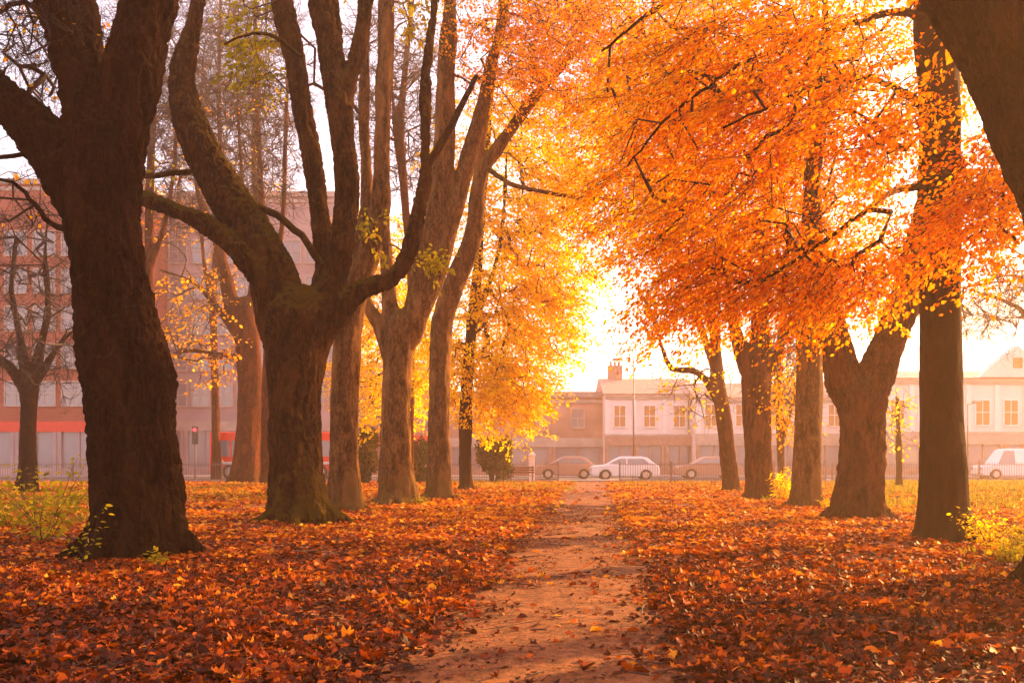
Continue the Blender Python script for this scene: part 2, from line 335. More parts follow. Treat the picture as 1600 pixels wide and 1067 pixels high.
def grow(seeds, seed_r, targets, rg, step=.5, rtip=.006, bow=.10, wig=.10, power=.5):
    cap = len(seeds)+len(targets)*40
    P_ = np.zeros((cap, 3)); par = np.full(cap, -1); n = len(seeds); P_[:n] = seeds
    dmin = np.min(np.linalg.norm(targets[:, None]-np.asarray(seeds)[None], axis=2), 1)
    tip = []
    for t in targets[np.argsort(dmin)]:
        dd = np.linalg.norm(P_[:n]-t, axis=1); k = int(np.argmin(dd)); D = dd[k]
        if D < .05: continue
        m = min(39, max(1, int(D/step))); a = P_[k].copy(); prev = k
        off = rg.normal(0, wig*D, 3); off[2] += bow*D
        for s in range(1, m+1):
            u = s/m; q = a+(t-a)*u+off*math.sin(math.pi*u)+(rg.normal(0, .12*step, 3) if s < m else 0)
            if n >= cap: break
            P_[n] = q; par[n] = prev; prev = n; n += 1
        tip.append(prev)
    P_, par = P_[:n], par[:n]; ns = len(seeds); cnt = np.zeros(n); cnt[tip] += 1
    for i in range(n-1, ns-1, -1): cnt[par[i]] += cnt[i]
    r = rtip*np.maximum(cnt, 1)**power
    r[:ns] = seed_r
    e = np.arange(ns, n); pe = par[e]
    d = np.zeros((n, 3)); d[e] = nrm(P_[e]-P_[pe])
    best = np.full(n, -1)
    for i in e:
        if best[par[i]] < 0 or cnt[i] > cnt[best[par[i]]]: best[par[i]] = i
    main = (best[pe] == e) & (pe >= ns)
    d0 = np.where(main[:, None], d[pe], d[e]); r0 = np.where(main, r[pe], np.minimum(r[e]*1.15, np.maximum(r[pe], .01)))
    return dict(P=P_, par=par, r=r, d=d, tips=np.array(tip), ns=ns, e=e, pe=pe, d0=d0, r0=r0)
def tree_tubes(g, sides): return edge_tubes(g['P'][g['pe']], g['P'][g['e']], g['r0'], g['r'][g['e']], g['d0'], g['d'][g['e']], sides)
def twiglets(pos, dr, ln, r, rg, spread=.9, up=.0):
    n = len(pos); d = nrm(dr+rg.normal(0, spread, (n, 3))+[0, 0, up]); L = (ln*rg.uniform(.5, 1.3, n))[:, None]
    p1 = pos+d*L*.5; d2 = nrm(d+rg.normal(0, .35, (n, 3))+[0, 0, up*.3]); p2 = p1+d2*L*.5
    rr = np.full(n, r)
    v = merge([edge_tubes(pos, p1, rr, rr*.75, d, d, 3), edge_tubes(p1, p2, rr*.75, rr*.35, d2, d2, 3)])
    return v, p2, d2
def ellipsoid(c, rad, n, rg, shell=.0):
    u = nrm(rg.normal(0, 1, (n, 3))); q = rg.uniform(shell, 1, (n, 1))**(1/2.4)
    return c+u*q*np.asarray(rad)

# ------------------------------------------------------------------ tree factory
def make_tree(name, label, cat, base_px, base_d, limbs, bmat, crown=(), twigmat='twig', leaf=None, spray=.9, nleaf=50,
              leaf_len=.08, group=None, voxel=None, roots=6, lobes=(.35, .35, 6), rtip=.007, twig=(2, .7, .006), seed=1,
              thin=(), droop=.35, amp=(.05, .018), fine=True, root_len=1.0, leaf_spread=.3, leaf_frac=1.0, lw=.62, gap=None, drift=None, plates=0, slim=.94):
    rg = np.random.default_rng(seed); rgseed[0] = seed*3.7
    x0 = (base_px-800)/F*base_d; B = np.array([x0, base_d, float(gz(x0, base_d))])
    root = empty(name, tuple(B), label, cat, group)
    parts = []; seeds = []; sr = []
    def conv(l):
        out = []
        for t in l:
            px, py, w_ = t[:3]; d = base_d+(t[3] if len(t) > 3 else 0)
            q = P(px, py, d)-B; out.append((*q, w_/2/F*d*slim))
        return out
    voxel = voxel or max(.032, base_d*.0016)
    for k, l in enumerate(limbs):
        c = conv(l)
        if k == 0:
            c[0] = (c[0][0], 0, -.25, c[0][3]); main = c[:]
            e, f = np.array(c[-1]), np.array(c[-2]); u = (e-f)[:3]; u = u/np.linalg.norm(u)
            c.append((*(e[:3]+u*e[3]*.75), e[3]*.55))
        else:           # root each limb inside the trunk so the fork closes smoothly
            p0 = np.array(c[0]); q0 = min(main, key=lambda m_: abs(m_[2]-(p0[2]-p0[3]*2.2))); far = np.hypot(p0[0]-q0[0], p0[2]-q0[2]) > 1.6+q0[3]*2
            if not far: c.insert(0, (p0[0]*.45+q0[0]*.55, p0[1]*.45+q0[1]*.55, p0[2]-p0[3]*2.0, p0[3]*.55))
        pts = catmull(c, .25 if base_d < 35 else .5)
        lb = (lobes[0], lobes[1], lobes[2]/2, rg.uniform(0, 6)) if k == 0 else None
        parts.append(tube(pts, 20 if k == 0 else 14, lb, rg))
        m = pts[:, 2] > (pts[:, 2].max()*.45 if k == 0 else pts[0, 2]+.5)
        sel = np.where(m)[0][::2]
        seeds += list(pts[sel, :3]); sr += list(pts[sel, 3])
    c0 = conv(limbs[0]); rb = c0[min(2, len(c0)-1)][3]; rbase = c0[0][3]
    for k in range(roots):
        a = k*2*math.pi/roots+rg.uniform(-.35, .35); L = rbase*rg.uniform(1.0, 1.35)*root_len
        dx, dy = math.cos(a), math.sin(a); h = rb*rg.uniform(1.1, 1.7)
        pp = [(dx*rb*.55, dy*rb*.55, h, rb*.30), (dx*rb*.85, dy*rb*.85, h*.45, rb*.28), (dx*L*.88, dy*L*.88, h*.10, rb*.20), (dx*(L+.35*rb), dy*(L+.35*rb), -.10, rb*.09)]
        parts.append(tube(catmull(pp, .08), 10))
    V, Q = fuse(parts, voxel, seed*5.1, amp, plates)
    extra = []
    for l in thin:
        pts = catmull(conv(l), .15)
        pts[1:-1, :3] += rg.normal(0, .012, (len(pts)-2, 3))
        v, q, t = tube(pts, 8); extra.append((v, q))
        sel = np.arange(len(pts)//3, len(pts), 2); seeds += list(pts[sel, :3]); sr += list(pts[sel, 3])
    if extra:
        V, Q = merge([(V, Q)]+extra)
    o = obj('trunk', mesh_np('trunk', V, [Q], smooth=True), M[bmat], root)
    tg = []
    for e in crown:
        px, py, dd, rx, ry, rd, n = e[:7]; d = base_d+dd
        tg.append(ellipsoid(P(px, py, d)-B, (rx/F*d, rd, ry/F*d), n, rg))
    if tg:
        tg = np.concatenate(tg); tg = tg[tg[:, 2]+B[2] > .5]
        if gap is not None: tg = tg[np.array([noise.noise(Vector((q[0]*.55+seed, q[1]*.55, q[2]*.8))) > gap for q in tg])]
        g = grow(np.array(seeds), np.array(sr), tg, rg, rtip=rtip)
        parts = [tree_tubes(g, 5)]
        if twig[0]:
            allp = g['P'][g['e']]; alld = g['d'][g['e']]; thinn = g['r'][g['e']] < rtip*3.2
            allp, alld = allp[thinn], alld[thinn]
            idx = rg.integers(0, len(allp), int(len(allp)*twig[0]))
            tv, e2, d2 = twiglets(allp[idx], alld[idx], twig[1], twig[2], rg, .75, .1); parts.append(tv)
            if fine:
                i2 = rg.integers(0, len(e2), int(len(e2)*1.2)); tv2, _, _ = twiglets(e2[i2]-d2[i2]*.1, d2[i2], twig[1]*.6, twig[2]*.7, rg, .7, .1); parts.append(tv2)
        tips = g['tips']; c = g['P'][tips]; a = g['d'][tips]
        if leaf:
            keep = rg.random(len(tips)) < leaf_frac; c, a = c[keep], a[keep]
            out = nrm(np.stack([c[:, 0], c[:, 1], np.zeros(len(c))], 1)+1e-6)
            a = nrm(a*.6+out*.8+rg.normal(0, .35, c.shape)+np.array([0, 0, -droop])); n = len(c)
            if drift is not None: a = nrm(a*.55+np.array(drift))
            b = nrm(np.cross(a, [0, 0, 1.])+rg.normal(0, .25, c.shape)); nn = nrm(np.cross(b, a)); nn *= np.sign(nn[:, 2:3]+1e-9)
            k = nleaf; Ls = spray*rg.uniform(.6, 1.3, n)
            t = rg.uniform(-.35, 1, (n, k)); s = rg.normal(0, leaf_spread, (n, k))*(1.1-.7*np.clip(t, 0, 1))
            z = rg.normal(0, .045, (n, k))-.12*np.clip(t, 0, 1)**2
            pos = c[:, None]+a[:, None]*(t*Ls[:, None])[..., None]+b[:, None]*(s*Ls[:, None])[..., None]+nn[:, None]*(z*Ls[:, None])[..., None]
            ax = a[:, None]+b[:, None]*np.sign(s)[..., None]*.8+rg.normal(0, .4, (n, k, 3))+np.array([0, 0, -.35])
            ln = nn[:, None]+rg.normal(0, .55, (n, k, 3))
            hue = np.clip(rg.normal(.5, .34, n)[:, None]*.6+rg.random((n, k))*.5-.05, 0, 1)
            pos, ax, ln, hue = pos.reshape(-1, 3), ax.reshape(-1, 3), ln.reshape(-1, 3), hue.ravel()
            sz = leaf_len*rg.uniform(.6, 1.25, len(pos))
            if base_d < 26: v, q = leaf_geo(pos, ax, ln, sz, lw, .35, rg); h = np.repeat(hue, 2)
            else: v, q = leaf_quad(pos, ax, ln, sz, lw+.1, rg); h = hue
            obj('crown', mesh_np('crown', v, [q], {'hue': h}), M[leaf], root)
            # the stalk of each spray and its side twigs
            e1 = c+a*Ls[:, None]; rr = np.full(n, .0045 if base_d < 26 else .007)
            parts.append(edge_tubes(c, e1, rr, rr*.4, a, a, 3))
            for u in (.2, .5):
                for sg in (1, -1):
                    s0 = c+a*(Ls*u)[:, None]; dd_ = nrm(a*.8+b*sg)
                    parts.append(edge_tubes(s0, s0+dd_*(Ls*.4)[:, None], rr*.6, rr*.3, dd_, dd_, 3))
        v, q = merge(parts); obj('branches' if leaf else 'crown', mesh_np('branches', v, [q], smooth=True), M[twigmat], root)
    return root
# ------------------------------------------------------------------ ground, path, street
def gz(x, y):
    x = np.asarray(x, float); y = np.asarray(y, float)
    f = np.clip((38-np.abs(x))/6, 0, 1)*np.clip((55-y)/6, 0, 1)*np.clip((y+8)/3, 0, 1)
    px = np.clip((np.abs(x-path_x(y))-.9)/1.5, 0, 1)
    return f*(.03*np.sin(x*.9+1.3)*np.sin(y*.7)+.02*np.sin(x*2.3+y*1.1)*np.sin(y*1.9-x*.6)+.05*px)
xs = np.concatenate([[-140, -100, -70, -50], np.linspace(-40, 40, 201), [50, 70, 100, 140]])
ys = np.concatenate([[-30, -18], np.linspace(-8, 56, 180), [60, 75, 100, 140]])
X, Y = np.meshgrid(xs, ys); nx = len(xs)
i = np.arange((len(ys)-1)*(nx-1)); i = i//(nx-1)*nx+i % (nx-1)
Qg = np.stack([i, i+1, i+1+nx, i+nx], 1)
tag(obj('ground', mesh_np('ground', np.stack([X, Y, gz(X, Y)], -1), [Qg], smooth=True), M['ground']), kind='structure')
# the worn path: ragged edges, draped 6 mm above the ground
rp = np.random.default_rng(3); yy = np.linspace(-29, 57, 1100); cols = np.linspace(-1, 1, 13); V = []
for y in yy:
    wl = 1.0+.18*noise.noise(Vector((0, y*.8, 0)))+.10*noise.noise(Vector((5, y*3.1, 0)))+.05*noise.noise(Vector((5, y*11, 2)))
    wr_ = 1.0+.18*noise.noise(Vector((9, y*.8, 0)))+.10*noise.noise(Vector((7, y*3.1, 4)))+.05*noise.noise(Vector((1, y*11, 2)))
    for c in cols:
        x = path_x(y)+(c*wl if c < 0 else c*wr_); e = 1-abs(c)
        V.append((x, y, float(gz(x, y))+.006+.012*min(1, e*4)))
k = len(cols); i = np.arange((len(yy)-1)*(k-1)); i = i//(k-1)*k+i % (k-1)
tag(obj('path', mesh_np('path', V, [np.stack([i, i+1, i+1+k, i+k], 1)], smooth=True), M['path']), kind='structure')
b = MB(); b.box(-138, 138, 57.6, 59.6, -.05, .10); tag(b.build('park_pavement', M['paving'], bevel=.02), kind='structure')
b = MB(); b.box(-138, 138, 59.6, 68, -.05, .012); tag(b.build('road', M['asphalt']), kind='structure')
b = MB(); b.box(-138, 138, 68, 71.6, -.05, .12); tag(b.build('far_pavement', M['paving'], bevel=.02), kind='structure')
# puddle by the path edge
c = P(975, 826, 20.5); th = np.linspace(0, 2*math.pi, 28, False)
V = [(c[0], 20.5, float(gz(c[0], 20.5))+.028)]+[(c[0]+(.24+.05*math.sin(3*t+1))*math.cos(t), 20.5+(.55+.1*math.sin(2*t))*math.sin(t), float(gz(c[0], 20.5))+.028) for t in th]
tag(obj('puddle', mesh_np('puddle', V, [np.array([(0, 1+j, 1+(j+1) % 28) for j in range(28)])]), M['water']), kind='structure')

# ------------------------------------------------------------------ fallen leaves
def litter(name, y0, y1, dens, size, lobed, sd, lift=.0):
    rg = np.random.default_rng(sd)
    A = []; n = int(dens*(y1-y0)*(y1+y0)/2*1.6)+1
    u = rg.random(n*1); y = np.sqrt(y0**2+u*(y1**2-y0**2)); x = rg.uniform(-.78, .78, n)*y+rg.uniform(-1.5, 1.5, n)
    d = np.abs(x-path_x(y)); keepp = np.where(d < 1.02, np.clip(.02+.36*np.exp(-(1.02-d)/.17), 0, 1), 1)
    cl = np.array([noise.noise(Vector((a*.9, b_*.9, 3))) for a, b_ in zip(x, y)])
    keepp = np.where(d >= 1.02, np.clip(.75+cl*1.1, .25, 1), keepp*np.clip(1+2*cl, .3, 2))
    k = rg.random(n) < keepp; x, y, cl = x[k], y[k], cl[k]; n = len(x)
    on = np.abs(x-path_x(y)) < 1.0
    z = gz(x, y)+.015+np.where(on, .008, rg.uniform(0, .05, n))+lift
    yaw = rg.uniform(0, 2*math.pi, n); ax = np.stack([np.cos(yaw), np.sin(yaw), rg.normal(0, .22, n)], 1); ax = nrm(ax)
    nm = nrm(np.stack([rg.normal(0, .42, n), rg.normal(0, .42, n), np.ones(n)], 1)); sz = size*np.exp(rg.normal(-.05, .34, n)).clip(.4, 1.9)
    pos = np.stack([x, y, z], 1); hue = np.clip(rg.beta(1.2, 2.4, n)+cl*.4+np.clip((y-9)/40, -.08, .40), 0, 1)  # leaf colour brightens with distance, painting in the sunlit middle ground
    if not lobed:
        v, q = leaf_geo(pos-ax*sz[:, None]*.5, ax, nm, sz, .75, .45, rg); me = mesh_np(name, v, [q], {'hue': np.repeat(hue, 2)})
    else:
        ang = np.array([-90, -50, -32, 0, 22, 45, 68, 90, 112, 135, 158, 180, 212, 230])*math.pi/180
        rad = np.array([.55, .46, .66, .90, .60, .86, .66, 1.05, .66, .86, .60, .90, .66, .46])*.5
        sd_ = nrm(np.cross(nm, ax)); nn = np.cross(ax, sd_); m = len(ang)
        rr = rad[None]*rg.uniform(.85, 1.15, (n, m)); curl = rg.uniform(.1, 1.1, (n, 1))*rg.choice([1, 1, -1], (n, 1)); fo = rg.uniform(0, .5, (n, 1))
        a_ = rr*np.sin(ang); s_ = rr*np.cos(ang); h_ = curl*rr**2*1.6+fo*np.abs(s_)+rg.normal(0, .035, (n, m))
        S = sz[:, None, None]
        ring = pos[:, None]+S*(ax[:, None]*a_[..., None]+sd_[:, None]*s_[..., None]+nn[:, None]*h_[..., None])
        V = np.concatenate([pos[:, None], ring], 1).reshape(-1, 3); j = np.arange(m)
        t = np.stack([np.zeros(m, int), 1+j, 1+(j+1) % m], 1); T = (t[None]+(np.arange(n)*(m+1))[:, None, None]).reshape(-1, 3)
        me = mesh_np(name, V, [T], {'hue': np.repeat(hue, m)})
    return tag(obj(name, me, M['litter']), kind='stuff')
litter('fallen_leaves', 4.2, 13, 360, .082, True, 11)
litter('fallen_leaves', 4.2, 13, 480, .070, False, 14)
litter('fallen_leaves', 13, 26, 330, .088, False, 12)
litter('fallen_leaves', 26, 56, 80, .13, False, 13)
def debris():
    rg = np.random.default_rng(5); n = 60000; y = np.sqrt(rg.uniform(16, 900, n)); off = rg.uniform(-1, 1, n)*1.05; x = path_x(y)+off
    k = (rg.random(n) < .25+.75*np.abs(off)**3) & (np.array([noise.noise(Vector((a*1.7, b_*1.1, 1))) for a, b_ in zip(x, y)]) > -.12); x, y = x[k], y[k]; n = len(x)
    a = rg.uniform(0, 6.28, n); v, q = leaf_quad(np.stack([x, y, gz(x, y)+.021], 1), np.stack([np.cos(a), np.sin(a), rg.normal(.15, .2, n)], 1), nrm(rg.normal(0, .3, (n, 3))+[0, 0, 1]), rg.uniform(.012, .055, n), .6, rg)
    tag(obj('leaf_debris', mesh_np('leaf_debris', v, [q], {'hue': np.clip(rg.beta(1.4, 3, n), 0, 1)}), M['litter']), kind='stuff')
debris()
def sticks():
    rg = np.random.default_rng(6); n = 900; y = np.sqrt(rg.uniform(16, 700, n)); x = rg.uniform(-.6, .6, n)*y; a = rg.uniform(0, 6.28, n)
    d = np.stack([np.cos(a), np.sin(a), rg.normal(0, .08, n)], 1); p = np.stack([x, y, gz(x, y)+.05], 1); L_ = rg.uniform(.12, .6, n)[:, None]; rr = rg.uniform(.003, .008, n)
    d2 = nrm(d+rg.normal(0, .2, (n, 3))*[1, 1, .2]); v, q = merge([edge_tubes(p, p+d*L_*.5, rr, rr*.8, d, d, 4), edge_tubes(p+d*L_*.5, p+d*L_*.5+d2*L_*.5, rr*.8, rr*.4, d2, d2, 4)])
    tag(obj('twig_litter', mesh_np('twig_litter', v, [q]), M['twig']), kind='stuff')
sticks()

# ------------------------------------------------------------------ grass
def grass(boxes, name, sd, mat_='grass'):
    rg = np.random.default_rng(sd); Ps = []
    for (px0, px1, d0, d1, dens, h) in boxes:
        xa, xb = (px0-800)/F, (px1-800)/F; n = int(dens*(xb-xa)*(d1*d1-d0*d0)/2)
        y = np.sqrt(rg.uniform(d0*d0, d1*d1, n)); x = rg.uniform(xa, xb, n)*y
        cl = np.array([noise.noise(Vector((a*.5, b_*.5, 8))) for a, b_ in zip(x, y)]); k = rg.random(n) < np.clip(.45+cl*1.8, 0, 1)
        Ps.append(np.stack([x[k], y[k], gz(x[k], y[k]), h*rg.uniform(.5, 1.3, k.sum())], 1))
    p = np.concatenate(Ps); n = len(p); a = rg.uniform(0, 6.28, n); s = np.stack([np.cos(a), np.sin(a), np.zeros(n)], 1)
    le = rg.normal(0, .35, (n, 3)); le[:, 2] = 1; h = p[:, 3:4]; w = .07*h+.004
    V = np.stack([p[:, :3]-s*w, p[:, :3]+s*w, p[:, :3]+le*h*.55+s*w*.7, p[:, :3]+le*h*.55-s*w*.7, p[:, :3]+nrm(le)*h+le*[.3, .3, 0]*h], 1).reshape(-1, 3)
    o = np.arange(n)[:, None]*5
    me = mesh_np(name, V, [o+[[0, 1, 2, 3]], o+[[3, 2, 4]]], {'hue': np.tile(rg.random(n), 2)})
    return tag(obj(name, me, M[mat_]), kind='stuff')
grass([(1380, 1700, 24, 56, 75, .22), (1190, 1400, 30, 56, 40, .18), (-100, 150, 20, 50, 30, .22), (620, 900, 42, 56, 40, .18), (960, 1150, 44, 56, 35, .16), (1500, 1750, 12, 19, 60, .16), (280, 420, 30, 50, 30, .18)], 'grass', 21)

# ------------------------------------------------------------------ trees along the path
make_tree('plane_tree', 'huge dark plane tree, thickest trunk, nearly black, with a heavy limb off the left edge', 'tree', 215, 14.3, [
    [(215,885,185),(213,850,158),(210,780,148),(206,700,146),(201,600,142),(186,500,126),(172,420,113),(164,340,114),(165,270,128),(172,210,118)],
    [(172,270,110),(190,180,100),(210,100,95),(232,0,92),(248,-120,75),(255,-300,45),(262,-480,22)],
    [(150,250,78),(132,160,70),(100,70,60),(78,0,54),(50,-90,44),(15,-230,28),(-10,-380,14)],
    [(165,240,60,.1),(150,120,46,.4),(137,50,42,.6),(128,0,38,.8),(116,-110,28,1.2),(110,-300,14,1.5)],
    [(150,345,90),(102,265,86),(52,202,78),(0,145,70),(-60,80,58),(-130,-20,42),(-200,-160,24)]],
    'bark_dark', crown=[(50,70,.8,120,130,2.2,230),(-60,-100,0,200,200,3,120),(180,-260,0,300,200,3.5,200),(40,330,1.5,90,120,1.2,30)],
    twigmat='twig_dark', leaf='leaf_amber', leaf_frac=.05, nleaf=7, leaf_len=.11, twig=(4.5,.7,.0045), seed=3, amp=(.11,.05), roots=7, lobes=(.22,.5,6), voxel=.021, plates=.032,
    thin=[[(110,262,10),(60,245,9),(20,240,8),(-20,250,7)],[(100,225,8,.8),(60,170,7,.6),(20,140,6,.5),(-20,120,5,.5)],[(80,30,10),(40,5,9),(0,20,8),(-40,50,6)],[(112,360,13,.3),(80,350,10,.6),(55,320,8,.8),(20,285,6,1),(-20,280,5,1)]])
make_tree('plane_tree', 'forked plane tree with a mossy limb sweeping left and seven limbs above its crotch', 'tree', 470, 21.6, [
    [(470,832,125),(469,800,104),(465,740,92),(461,680,86),(459,600,90),(463,540,106),(470,490,118)],
    [(442,520,78),(426,430,80),(390,360,74),(345,290,66),(310,220,58),(287,160,52),(283,110,42),(297,60,34),(308,0,26),(310,-90,20),(314,-230,12)],
    [(415,440,42,-.3),(365,385,38,-.4),(320,350,34,-.5),(270,328,28,-.4),(220,308,24,-.2),(165,290,16,.2)],
    [(498,510,64),(524,430,46),(537,350,42),(540,260,43),(533,180,46),(526,130,46),(511,60,42),(500,0,40),(492,-120,30),(488,-300,16)],
    [(534,180,34),(545,130,30),(560,80,28),(572,0,26),(576,-120,20),(584,-280,10)],
    [(531,150,18,.1),(528,90,18,.3),(523,0,16,.6),(518,-150,9,.8)],
    [(520,490,56),(565,452,34),(612,436,30),(638,397,28),(652,340,24),(663,280,22),(665,230,20),(666,120,16),(680,0,13),(688,-120,9)],
    [(488,510,50,.5),(508,430,34,.5),(504,370,31,.5),(491,280,36,.5),(478,200,34,.5),(462,100,32,.4),(441,0,32,.3),(428,-130,24,.2),(420,-300,12)]],
    'bark_plane', crown=[(420,-180,0,200,160,3,120),(590,-180,0,180,150,3,120),(410,30,.5,60,70,1,18),(240,250,.8,60,60,1,14)],
    leaf='leaf_green', leaf_frac=.22, nleaf=22, leaf_len=.12, twig=(1.6,.7,.0045), seed=4, plates=.022, voxel=.028, amp=(.07,.035), roots=7,
    thin=[[(662,268,15),(695,215,13),(722,165,11),(745,118,8)],[(502,415,13),(470,368,12),(432,336,12),(392,318,10)],[(300,268,9,-.2),(260,272,10,-.2),(222,276,9,-.2)],[(470,90,9,0),(430,60,7,0),(395,52,5,0),(350,70,4,0)]])
make_tree('plane_tree', 'slim smooth plane tree right behind the mossy forked one, one limb straight to the sky', 'tree', 540, 25.6, [
    [(540,812,76),(540,785,60),(538,720,50),(539,640,48),(540,560,46),(545,500,45),(556,450,42),(575,400,38),(590,350,37),(596,300,30),(597,200,26),(602,100,28),(604,0,27),(608,-120,20),(612,-280,10)],
    [(548,490,34,.3),(560,400,28,.5),(573,310,20,.6),(568,200,18,.7),(570,110,17,.7),(573,0,12,.7),(580,-150,7,.7)]],
    'bark_smooth', crown=[(420,70,-1,65,95,1.4,34),(385,110,-1,40,50,.8,10),(640,20,0,50,50,1,12),(575,360,-.5,25,30,.4,7),(665,405,-1.5,26,28,.4,9),(600,-150,0,200,120,3,110)],
    leaf='leaf_green', leaf_frac=.8, nleaf=26, leaf_len=.13, spray=.6, twig=(1.0,.6,.005), seed=5, roots=6)
make_tree('plane_tree', 'grey brown plane tree splitting low into two leaning limbs, standing third in line', 'tree', 622, 30, [
    [(622,802,88),(622,780,66),(620,720,50),(620,640,48),(622,560,50),(630,505,62)],
    [(612,560,32),(592,508,25),(577,482,20),(566,440,12)],
    [(616,530,32),(607,450,25),(604,400,20),(600,300,14),(596,200,9)],
    [(644,510,44),(668,400,38),(686,320,38),(694,230,36),(695,140,32),(700,60,26),(705,-40,20),(706,-180,12)],
    [(642,515,38),(680,430,33),(708,340,31),(728,260,28),(750,180,24),(768,100,20),(785,30,15),(802,-90,9)]],
    'bark_smooth', crown=[(770,50,-1,90,80,2.5,110),(740,-100,0,150,100,3,90),(860,20,0,90,70,3,70)], leaf='leaf_copper', nleaf=44, leaf_len=.10, spray=1.0, twig=(.8,.6,.006), seed=6, roots=6)
make_tree('plane_tree', 'pale plane tree trunk bending right high up, last before the golden tree', 'tree', 686, 33, [
    [(686,795,66),(686,772,48),(686,700,37),(687,620,36),(688,540,36),(693,490,36),(715,430,34),(738,375,31),(745,315,25),(756,265,24),(788,218,20),(825,165,17),(870,115,13),(915,60,8)],
    [(745,330,18),(750,240,16),(760,170,14),(775,80,12),(782,0,8),(790,-120,5)]],
    'bark_smooth', crown=[(830,110,-1,120,90,3,120),(900,40,0,120,80,3,110),(820,-100,0,160,100,3,80)], leaf='leaf_amber', nleaf=44, leaf_len=.10, spray=1.0, twig=(.8,.6,.006), seed=7, roots=6,
    thin=[[(760,262,9,-1),(800,288,8,-2),(850,300,7,-3),(900,308,7,-3.5),(980,312,5,-4),(1060,303,4,-4)]])
make_tree('beech_tree', 'golden yellow leafed tree with a thin dark trunk, foliage hanging almost to the railing', 'tree', 727, 41.7, [
    [(727,776,34),(727,757,25),(727,690,21),(730,600,20),(736,520,18),(745,430,16),(752,350,12),(760,250,9),(770,130,6)],
    [(740,510,12),(762,450,10),(782,380,8),(790,280,6),(793,200,4)]],
    'bark_beech', crown=[(800,460,0,110,150,3.5,330),(750,600,0,55,80,2,110),(800,610,-1,50,80,2,110),(865,370,0,90,130,3,190),(800,260,0,130,130,4,330),(840,510,-1,70,100,2.5,120),(905,240,0,80,100,3,80),(690,540,1,50,120,2,90)],
    leaf='leaf_gold', nleaf=60, leaf_len=.14, spray=1.1, gap=-.3, twig=(.5,.6,.008), seed=8, roots=5, rtip=.008, droop=.5, leaf_spread=.34)
make_tree('plane_tree', 'broad hazy plane tree across the lawn, between the black trunk and the mossy forked one', 'tree', 386, 55, [
    [(386,760,70),(385,745,52),(388,690,42),(390,620,41),(388,540,42),(382,480,44)],
    [(368,500,26),(350,425,22),(335,360,15),(312,310,10),(300,230,6)],
    [(392,500,24),(400,420,17),(402,330,12),(396,240,8),(400,120,5)],
    [(374,560,10),(335,552,8),(290,548,6),(250,560,4)], [(372,530,12),(340,482,10),(300,440,7),(248,422,5)]],
    'bark_red', crown=[(320,500,0,80,110,4,150),(330,300,0,100,150,4,120)], leaf='leaf_amber', leaf_frac=.5, nleaf=16, leaf_len=.22, spray=1.5, twig=(2,1.0,.012), seed=9, roots=5, rtip=.014)
make_tree('pollard_tree', 'small dark pollard tree with crooked bare branches before the red brick flats', 'tree', 43, 38, [
    [(43,772,44),(43,745,32),(43,690,27),(44,640,26),(46,605,32)],
    [(38,612,18),(14,572,15),(-20,548,12),(-60,500,8)], [(50,605,20),(62,545,15),(75,480,11),(70,400,7),(76,330,4)],
    [(44,600,18),(32,530,13),(18,450,9),(26,370,6)], [(54,608,12),(88,545,9),(132,500,6)]],
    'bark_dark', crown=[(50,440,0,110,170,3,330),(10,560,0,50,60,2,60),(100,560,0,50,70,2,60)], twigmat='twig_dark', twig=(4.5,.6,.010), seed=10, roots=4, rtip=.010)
make_tree('beech_tree', 'straight dark smooth trunk with copper orange leaves, nearest upright trunk beside the yellow weeds', 'tree', 1478, 17.2, [
    [(1478,858,110),(1477,830,92),(1475,790,80),(1474,740,74),(1472,680,68),(1470,600,66),(1469,450,64),(1470,300,62),(1467,150,66),(1463,40,68),(1460,-80,58),(1460,-260,38),(1458,-420,20)]],
    'bark_beech', crown=[(1290,190,-3,170,150,2.2,260),(1180,330,-2.5,140,120,2.2,200),(1340,390,-3,130,80,1.6,170),(1565,290,-4,75,110,1.3,120),(1120,110,-2,190,110,2.4,230),(1110,455,-1.5,90,60,1.5,75),(1300,-160,-1,330,180,4,170),(1230,440,-2.5,100,50,1.2,50),(1420,250,-4,60,120,1,34),(1040,250,-2,90,130,2,60)],
    twigmat='twig_dark', leaf='leaf_copper', nleaf=62, leaf_len=.074, spray=1.25, leaf_spread=.2, gap=-.15, drift=(-.75,-.15,-.5), rtip=.0055, twig=(.5,.5,.0045), seed=11, roots=7, amp=(.02,.006), lobes=(.15,.4,6), droop=.42, root_len=.85,
    thin=[[(1446,168,16,0),(1400,138,11,-1.2),(1345,122,9,-2.2),(1285,132,7,-3),(1220,160,5,-3.5),(1130,200,4,-4)],
          [(1446,290,14,0),(1395,300,10,-1.5),(1340,340,8,-3),(1270,390,6,-3.5),(1190,440,4,-4)],
          [(1448,30,15,0),(1390,20,12,-1),(1300,50,9,-2),(1180,90,7,-2.5),(1060,170,5,-3),(980,260,3,-3)],
          [(1445,-60,18,0),(1350,-80,14,-1),(1200,-60,10,-1.5),(1050,0,7,-2),(940,80,4,-2)],
          [(1345,122,6,-2.2),(1328,165,6,-2.8),(1350,205,5,-3.2),(1388,240,4,-3.8)],
          [(1490,230,12,-.3),(1520,290,9,-2),(1550,340,7,-3.5),(1590,380,5,-4.5)]])
